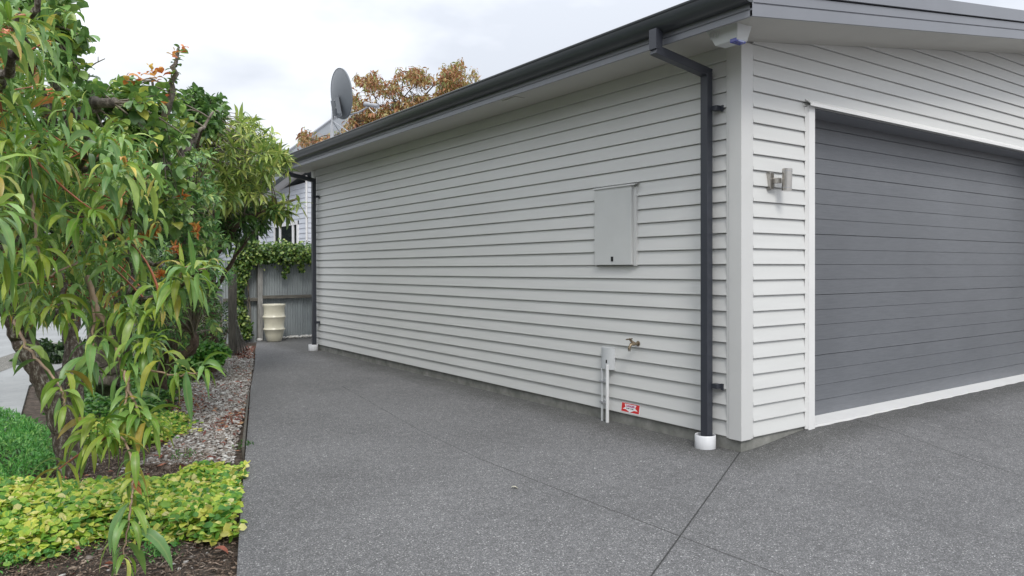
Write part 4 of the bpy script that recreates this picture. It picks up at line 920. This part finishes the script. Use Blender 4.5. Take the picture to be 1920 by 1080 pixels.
# --- autumn tree rising beyond the garage roof
T = Tree('autumn_tree', (4.6, 15.2, 0), 'russet autumn tree rising beyond the garage roof behind the satellite dish')
T.limb([(4.6, 15.2, -.1, 0), (4.5, 15.2, 1.5, 0), (4.7, 15.1, 3.2, 0), (4.3, 15, 4.6, 0), (4.2, 15, 5.6, 0)], .16, .04, 10)
for e1_ in [(690, 160, 19), (740, 190, 18.6), (780, 150, 18.8), (850, 135, 19.2), (880, 160, 19.4), (760, 135, 19), (660, 230, 18.2), (590, 262, 17.6)]:
    st_ = np.array((4.5, 15.1, 4.2)); tip = at(*e1_); mid_ = (st_+tip)/2+np.array([0, 0, .5])
    P, r = limb([tuple(st_)+(0,), tuple(mid_)+(0,), tuple(tip)+(0,)], .035, .006, wob=.03); T.wood.tube(P, r, 7); T.nodes += [tuple(p)+(q,) for p, q in zip(P, r)]
cen = np.array((4.6, 15.2, 4.4))
AR = [([(670, 215), (720, 215), (790, 200), (850, 180), (880, 165), (900, 190), (850, 230), (700, 290), (640, 290), (640, 245)], 1100), ([(690, 205), (800, 175), (900, 150), (900, 205), (690, 300)], 520), ([(662, 145), (700, 143), (760, 165), (750, 185), (700, 168), (665, 158)], 90), ([(745, 138), (790, 128), (812, 150), (800, 160), (750, 152)], 80), ([(830, 130), (862, 118), (872, 150), (885, 160), (880, 185), (820, 185)], 170), ([(655, 178), (690, 190), (700, 215), (655, 215)], 40), ([(560, 250), (585, 258), (620, 262), (625, 300), (575, 300)], 90), ([(556, 250), (575, 250), (580, 262), (562, 262)], 5), ([(880, 140), (895, 138), (895, 160), (880, 160)], 8)]
for poly, n in AR:
    for x, y in sample_poly(poly, n):
        tip = at(x, y, R.uniform(17.8, 20.2) if x > 640 else R.uniform(16.8, 17.8)); (min(np.linalg.norm(np.array(q_[:3])-tip) for q_ in T.nodes) < .6) and T.twig(tip, .003, .03)
        T.leaf('crown|p', spray(tip, nrm(tip-cen)*.4+R.normal(0, .4, 3)+np.array([0, 0, -.2]), int(R.integers(8, 13)), .2, .13, .04, .9, back=.25, spread=.9, fwd=.5))
T.done('bark_brown', 'twig_grey', {'crown|p': 'autumn_leaf'})

# --- ivy over the fence and down its left end
e = empty('ivy', (-.7, FY, 0), 'bushy variegated ivy spilling over the iron fence and down its left end', 'ivy')
q = []
for _ in range(5200):
    x = R.uniform(-.62, 1.35); y = FY+R.normal(0, .12); z = 1.70+R.normal(0, .11)+.03*math.sin(x*7); 
    if z > 1.50 or (R.random() < .10 and z > 1.36): q.append((x, y-.02, min(z, 1.93+.05*math.sin(x*11))))
for _ in range(4200):
    z = R.uniform(.05, 1.95); wd = .13 if z < 1.5 else .2; wd *= (.75+.35*math.sin(z*5)); cx_ = -.60-.1*math.sin(z*2.2); q.append((cx_+R.normal(0, wd*.62), FY-.10+R.normal(0, .07), z))
for x_ in (.20, .28, .55):
    for _ in range(40): q.append((x_+R.normal(0, .02), FY-.08+R.normal(0, .02), 1.5-R.uniform(0, .28 if x_ < .25 else .16)))
q = np.array(q); D = R.normal(0, 1, (len(q), 3)); D[:, 2] -= .7; D[:, 1] -= .5
V_, F_, m_ = leaves(q, D, R.uniform(.045, .07, len(q)), R.uniform(.035, .055, len(q)), .4, 'heart', .15, flat=np.array((-.2, -.7, .6))); np_mesh('foliage', V_, F_, 'ivy_leaf', e, mid=m_)
st_ = MB()
for k_ in range(7):
    x = -.66+.03*k_+R.normal(0, .02); st_.tube([(x+.04*math.sin(z*4+k_), FY-.09, z) for z in np.linspace(0, 1.6, 9)], .007, 5)
st_.build('stem', 'twig_grey', e)

# --- low shrubs under the trees and hedges beyond, each a plant of its own
def bush(name, px, py, d, rx, rz, n, mat, label, L=.07, W=.03, prof='small', ry=None, cat='shrub', group=None, zb=-.05):
    c = at(px, py, d); b_ = (c[0], c[1], zb); e = empty(name, b_, label, cat, group); ry = ry or rx
    u = nrm(R.normal(0, 1, (n, 3))); rr = R.uniform(.45, 1, (n, 1))**.5*(1+.18*np.sin(u[:, :1]*7+u[:, 2:]*5)); q = c+u*rr*np.array((rx, ry, rz)); q = q[q[:, 2] > zb+.02]; u = u[:len(q)]
    D = R.normal(0, .7, (len(q), 3))+nrm(q-c)*.8
    V_, F_, m_ = leaves(q, D, R.uniform(.7, 1.3, len(q))*L, R.uniform(.7, 1.3, len(q))*W, .5, prof, .2, flat=np.array((-.2, -.4, .8))); np_mesh('foliage', V_, F_, mat, e, mid=m_)
    st_ = MB()
    for k_ in range(9):
        a_ = np.array((b_[0]+R.normal(0, .05), b_[1]+R.normal(0, .05), zb-.02)); t_ = c+R.normal(0, .5, 3)*np.array((rx, ry, rz)); t_[2] = max(t_[2], zb+.1)
        st_.tube([a_, (a_+t_)/2+R.normal(0, .03, 3), t_], [.016, .011, .006], 5)
    st_.build('stem', 'twig_grey', e)
bush('understory_shrub', 362, 600, 10.6, .36, .42, 2600, 'lance_dark', 'dark open shrub left of the old timber post', .06, .022)
bush('understory_shrub', 330, 640, 10.0, .5, .35, 2200, 'shrub_leaf', 'green shrub at ground level below the bent brown branch', .06, .022)
bush('understory_shrub', 388, 655, 10.6, .20, .16, 1500, 'under_leaf', 'low leafy green plant at the foot of the old timber post', .07, .04, 'heart')
bush('understory_shrub', 375, 668, 9.6, .32, .14, 1500, 'under_leaf', 'low leafy green plant at the gravel edge, front of the dark open shrub', .07, .04, 'heart')
bush('understory_shrub', 270, 560, 10.5, .8, .75, 4200, 'lance_dark', 'dark shrub filling in behind the orange-tipped shrub', .08, .03)
bush('understory_shrub', 414, 600, 12.8, .22, .30, 900, 'hedge_leaf', 'thin brownish shrub seen between trees and the old timber post', .05, .02)
for i, (px, d, rx, rz, py) in enumerate([(-150, 30, 5, 4.4, 470), (60, 34, 5.5, 4.6, 450), (230, 33, 5.0, 4.0, 455), (350, 36, 4.5, 4.2, 450)]):
    bush('background_tree', px, py, d, rx, rz, 15000, 'hedge_leaf', ['dark background tree at the far left, mostly hidden by the peach tree', 'dark background tree behind the white car', 'dark background tree straight behind the round-leaved tree', 'dark background tree beyond the end of the neighbour drive'][i], .34, .16, ry=2.0, cat='tree', group='dark trees beyond the neighbour drive')
for i, (x_, y_, h_, r_) in enumerate([(-11.5, -9, 5.2, 2.6), (-12.2, -4, 4.6, 2.6), (-11.4, 1, 5.4, 2.6), (-12.4, 6, 4.8, 2.5), (-12.0, 11, 5.2, 2.6), (-12.6, 16, 4.8, 2.6)]):  # unseen row added to block low sky light and darken the eave
    px_ = 0; e = empty('added_shade_tree', (x_, y_, -.08), 'dense dark tree added out of view to shade the garage side wall', 'tree', 'added trees shading the garage from the left')
    n = 5200; u = nrm(R.normal(0, 1, (n, 3))); q = np.array((x_, y_, h_*.5))+u*R.uniform(.6, 1, (n, 1))*np.array((r_*.75, r_, h_*.52)); q = q[q[:, 2] > 0]
    V_, F_, m_ = leaves(q, R.normal(0, 1, (len(q), 3)), R.uniform(.25, .5, len(q)), R.uniform(.12, .22, len(q)), .5, 'small', .2); np_mesh('crown', V_, F_, 'hedge_leaf', e, mid=m_)
    MB().tube([(x_, y_, -.1), (x_+.1, y_, 1.2), (x_, y_+.1, h_*.7)], [.16, .12, .05], 8).build('trunk', 'bark_brown', e, smooth='full')
bush('dark_shrub', 110, 690, 11.5, .5, .42, 2500, 'hedge_leaf', 'dark shrub standing behind the two peach trunks', .09, .05, 'heart')

# --- ground cover
def cover(name, poly, n, mat, hgt, L, W, prof, z=-.05, up=.8, drp=.4, jit=.0, mound=0.0, label=None):
    G_ = []
    for x, y in sample_poly(poly, n):
        G_.append(on_ground(x, y, z))
    G_ = np.array(G_); 
    h = R.uniform(.15, 1, len(G_))*hgt*(1+mound*np.sin(G_[:, 0]*5)*np.cos(G_[:, 1]*4)); G_[:, 2] = z+h; G_[:, :2] += R.normal(0, .015, (len(G_), 2))
    ok = np.array([g_[0] < edge_x(g_[1])-.03 for g_ in G_]); G_ = G_[ok]
    D = R.normal(0, 1, (len(G_), 3)); D[:, 2] = np.abs(D[:, 2])*.25+.1
    V_, F_, m_ = leaves(G_, D, R.uniform(.7, 1.25, len(G_))*L, R.uniform(.7, 1.25, len(G_))*W, drp, prof, .18, roll=.3, flat=np.array((-.15, -.25, 1.0)))
    o = np_mesh(name, V_, F_, mat, mid=m_); tag(o, label, name.replace('_', ' '), kind='stuff'); return G_
# weights in the picture follow distance, so far rows are sampled as ground rectangles
def gcover(name, gpoly, n, mat, hgt, L, W, prof, z=-.05, drp=.4, mound=.4, label=None, flat=(-.15, -.25, 1.), tilt=.25, edge=.0):
    P = np.array(sample_poly(gpoly, n)); keep = np.array([p[0] < edge_x(p[1])-.02 for p in P]); P = P[keep]; n = len(P)
    gp = np.array(gpoly); 
    def bd(p):
        m_ = 9
        for a, b_ in zip(gp, np.roll(gp, -1, 0)):
            t = np.clip(np.dot(p-a, b_-a)/np.dot(b_-a, b_-a), 0, 1); m_ = min(m_, np.linalg.norm(p-a-t*(b_-a)))
        return m_
    dist = np.array([bd(p) for p in P]); fall = np.clip(dist/.16+.25, 0, 1)
    jit = R.normal(0, .075, (n, 2))*(1-fall)[:, None]
    top = hgt*fall*(1+mound*np.sin(P[:, 0]*6+1)*np.cos(P[:, 1]*5))
    h = top*(1-R.uniform(0, 1, n)**2*.85)
    P = P+jit; jit = 0; over = np.array([p[0]-edge_x(p[1]) for p in P]); P[:, 0] -= np.clip(over, 0, None)*R.uniform(.4, 1.4, n)
    h = np.where(over > 0, np.maximum(h, .075), h)
    Q = np.column_stack([P+jit, z+h]); D = R.normal(0, 1, (n, 3)); D[:, 2] = np.abs(D[:, 2])*tilt+.05
    V_, F_, m_ = leaves(Q, D, R.uniform(.6, 1.3, n)*L, R.uniform(.6, 1.3, n)*W, drp, prof, .18, roll=.35, flat=np.array(flat))
    return tag(np_mesh(name, V_, F_, mat, mid=m_), label, None, kind='stuff')
gcover('lime_ground_cover', [(-4.95, .95), (-4.45, .75), (-4.1, .92), (-3.85, .62), (-3.5, .42), (-3.28, 1.1), (-3.18, 1.85), (-3.45, 1.95), (-3.70, 1.72), (-3.9, 1.95), (-4.25, 2.15), (-4.6, 2.3), (-5.0, 2.1)], 9000, 'lime_leaf', .10, .046, .040, 'heart', label='lime and yellow heart-leaved ground cover in the near left bed')
gcover('fine_ground_cover', [(-5.2, 2.3), (-4.25, 2.45), (-4.2, 3.3), (-4.25, 4.4), (-4.6, 4.9), (-5.4, 3.3)], 15000, 'mat_leaf', .12, .045, .011, 'small', label='feathery bright green ground cover left of the peach trunk', tilt=1.6, mound=.75)
gcover('green_ground_cover', [(-4.1, 4.4), (-3.6, 3.9), (-3.2, 4.3), (-2.95, 5.4), (-2.55, 6.6), (-2.1, 8.2), (-1.6, 9.6), (-2.5, 9.8), (-3.3, 8.0), (-4.1, 6.5)], 13000, 'under_leaf', .13, .045, .034, 'heart', label='mid green leafy ground cover between the trunks and the gravel')
gcover('yellow_ground_cover', [(-3.95, 3.2), (-3.55, 3.0), (-3.2, 3.4), (-3.05, 4.1), (-3.5, 4.2), (-3.9, 4.1)], 3000, 'lime_leaf', .09, .04, .030, 'heart', label='thin yellow-green ground cover beside the gravel')

# --- loose gravel, bark chips and dead leaves, each far too many to count
ico = None
import bmesh
def base_ico(sub):
    bm = bmesh.new(); bmesh.ops.create_icosphere(bm, subdivisions=sub, radius=1); V_ = np.array([v.co[:] for v in bm.verts]); F_ = np.array([[v.index for v in f.verts] for f in bm.faces]); bm.free(); return V_, F_
def scatter_rocks(name, pts, size, mat, label, z=-.05, flat=.55, elong=1.0):
    V0, F0 = base_ico(1); n = len(pts); nv = len(V0)
    rs = R.lognormal(0, .35, n)*size; a = R.uniform(0, 6.28, n)
    sc_ = np.stack([rs*R.uniform(.8, 1.5*elong, n), rs*R.uniform(.6, 1, n), rs*flat*R.uniform(.6, 1.1, n)], 1)
    V_ = V0[None]*(1+R.normal(0, .13, (n, nv, 1)))*sc_[:, None]
    tl_ = R.normal(0, .35, n); V_ = np.stack([V_[..., 0], V_[..., 1]*np.cos(tl_)[:, None]-V_[..., 2]*np.sin(tl_)[:, None], V_[..., 1]*np.sin(tl_)[:, None]+V_[..., 2]*np.cos(tl_)[:, None]], -1)
    c, s = np.cos(a)[:, None], np.sin(a)[:, None]
    V_ = np.stack([V_[..., 0]*c-V_[..., 1]*s, V_[..., 0]*s+V_[..., 1]*c, V_[..., 2]], -1)
    pts = np.array(pts); V_ = V_+np.column_stack([pts, z+rs*.25+R.uniform(0, .01, n)])[:, None]
    F_ = (F0[None]+(np.arange(n)*nv)[:, None, None]).reshape(-1, 3)
    return tag(np_mesh(name, V_.reshape(-1, 3), F_, mat, smooth=False), label, None, kind='stuff')
GP = [(-3.15, 2.1), (-2.2, 5.1), (-1.45, 7.5), (-.62, 10.4), (-1.35, 10.2), (-2.1, 8.2), (-2.6, 6.4), (-2.95, 5.2), (-3.2, 4.0), (-3.4, 3.1), (-3.75, 2.45)]
pts = [p for p in sample_poly(GP, 21000) if p[0] < edge_x(p[1])-.02]
scatter_rocks('gravel', pts, .0105, 'stone', 'pale grey and brown gravel strip beside the slab')
def near_bed(n, dens=None):
    P = sample_poly([(-5.6, -.6), (-3.75, -.9), (-3.3, 1.2), (-3.15, 2.6), (-3.6, 3.1), (-4.0, 3.2), (-5.2, 2.4), (-5.6, 1)], n); return [p for p in P if p[0] < edge_x(p[1])-.015]
scatter_rocks('bark_chips', near_bed(34000), .0040, 'chip', 'brown bark chips and soil crumbs in the near left bed', flat=.35, elong=2.0)
pts = near_bed(260); scatter_rocks('soil_pebbles', pts, .012, 'stone', 'few small pale pebbles lying on the bare soil')
def litter(name, polys, L, mat, label, z=-.035, wr=.36):
    P = []
    for poly, n in polys: P += [p for p in sample_poly(poly, n) if p[0] < edge_x(p[1])-.01]
    P = np.array(P); n = len(P); Q = np.column_stack([P, z+R.uniform(0, .018, n)]); D = R.normal(0, 1, (n, 3)); D[:, 2] *= .25
    V_, F_, m_ = leaves(Q, D, R.uniform(.6, 1.4, n)*L, R.uniform(.5, 1.2, n)*L*wr, R.normal(.2, .5, n), 'small', .35, roll=.5, flat=np.array((0, 0, 1.)))
    return tag(np_mesh(name, V_, F_, mat, mid=m_), label, None, kind='stuff')
litter('dead_leaves', [([(-1.35, 8.6), (-1.1, 8.4), (-.62, 10.3), (-1.15, 10.3)], 520), ([(-3.5, 2.9), (-2.75, 4.6), (-2.6, 5.6), (-3.1, 5.2), (-3.35, 4)], 330), ([(-2.5, 3.6), (-2.1, 5.1), (-2.22, 5.15), (-2.8, 3.5)], 130), ([(-2.8, 3.3), (-2.5, 4.1), (-2.65, 4.1), (-3.0, 3.4)], 110), ([(-5.2, .5), (-3.3, .4), (-3.2, 2.4), (-4.5, 2.4)], 130), (GP, 330)], .055, 'dead_leaf', 'scattered red-brown dead leaves on the gravel strip')
litter('dry_stalks', [([(-5.4, -.4), (-3.8, -.7), (-3.45, .5), (-4.2, .8), (-5.2, .8)], 900), ([(-3.9, 1.9), (-3.25, 2.0), (-3.3, 2.9), (-3.7, 2.9)], 520)], .07, 'chip', 'dry brown stalks and twiggy litter on the bare soil', -.04, .09)
# a few things one can count on the soil
def bigleaf(px, py, L, mat, label, z=-.02):
    c = on_ground(px, py, z); V_, F_, m_ = leaves([c], [RT+np.array([0, 0, .2])], L, L*.5, .9, 'round', .5, roll=.1, flat=np.array((0, 0, 1.))); return tag(np_mesh('fallen_leaf', V_, F_, mat, mid=m_), label, 'leaf')
bigleaf(400, 1030, .085, 'dead_leaf', 'large curled russet leaf lying on soil near the slab edge')
bigleaf(278, 1020, .08, 'dead_leaf', 'russet leaf lying beneath the hanging peach shoot')
bigleaf(958, 914, .05, 'cream', 'small pale leaf lying alone on the open concrete slab', .004)
bigleaf(1652, 771, .035, 'dead_leaf', 'small brown leaf on the slab in front of the roller door', .062)
def tuft(px, py, n, L, mat, label, rad=.05):
    c = on_ground(px, py, -.05); e = empty('weed', c, label, 'weed'); q = c+R.normal(0, rad, (n, 3))*(1, 1, 0)+np.column_stack([np.zeros(n), np.zeros(n), R.uniform(0, .07, n)])
    V_, F_, m_ = leaves(q, R.normal(0, 1, (n, 3))+(0, 0, 1.0), L, L*.35, .6, 'small'); np_mesh('foliage', V_, F_, mat, e, mid=m_)
tuft(295, 1045, 170, .028, 'mat_leaf', 'small feathery green weed on the soil right of the hanging shoot')
tuft(28, 1062, 140, .025, 'mat_leaf', 'small green weed at the bottom left corner of the soil')
tuft(135, 1045, 80, .022, 'mat_leaf', 'sparse tiny weed on the soil below the lime ground cover', .09)
tuft(348, 862, 90, .028, 'under_leaf', 'small weed at the near end of the gravel', .06)
tuft(456, 845, 60, .035, 'under_leaf', 'small weed against the slab edge beside the edging board', .03)
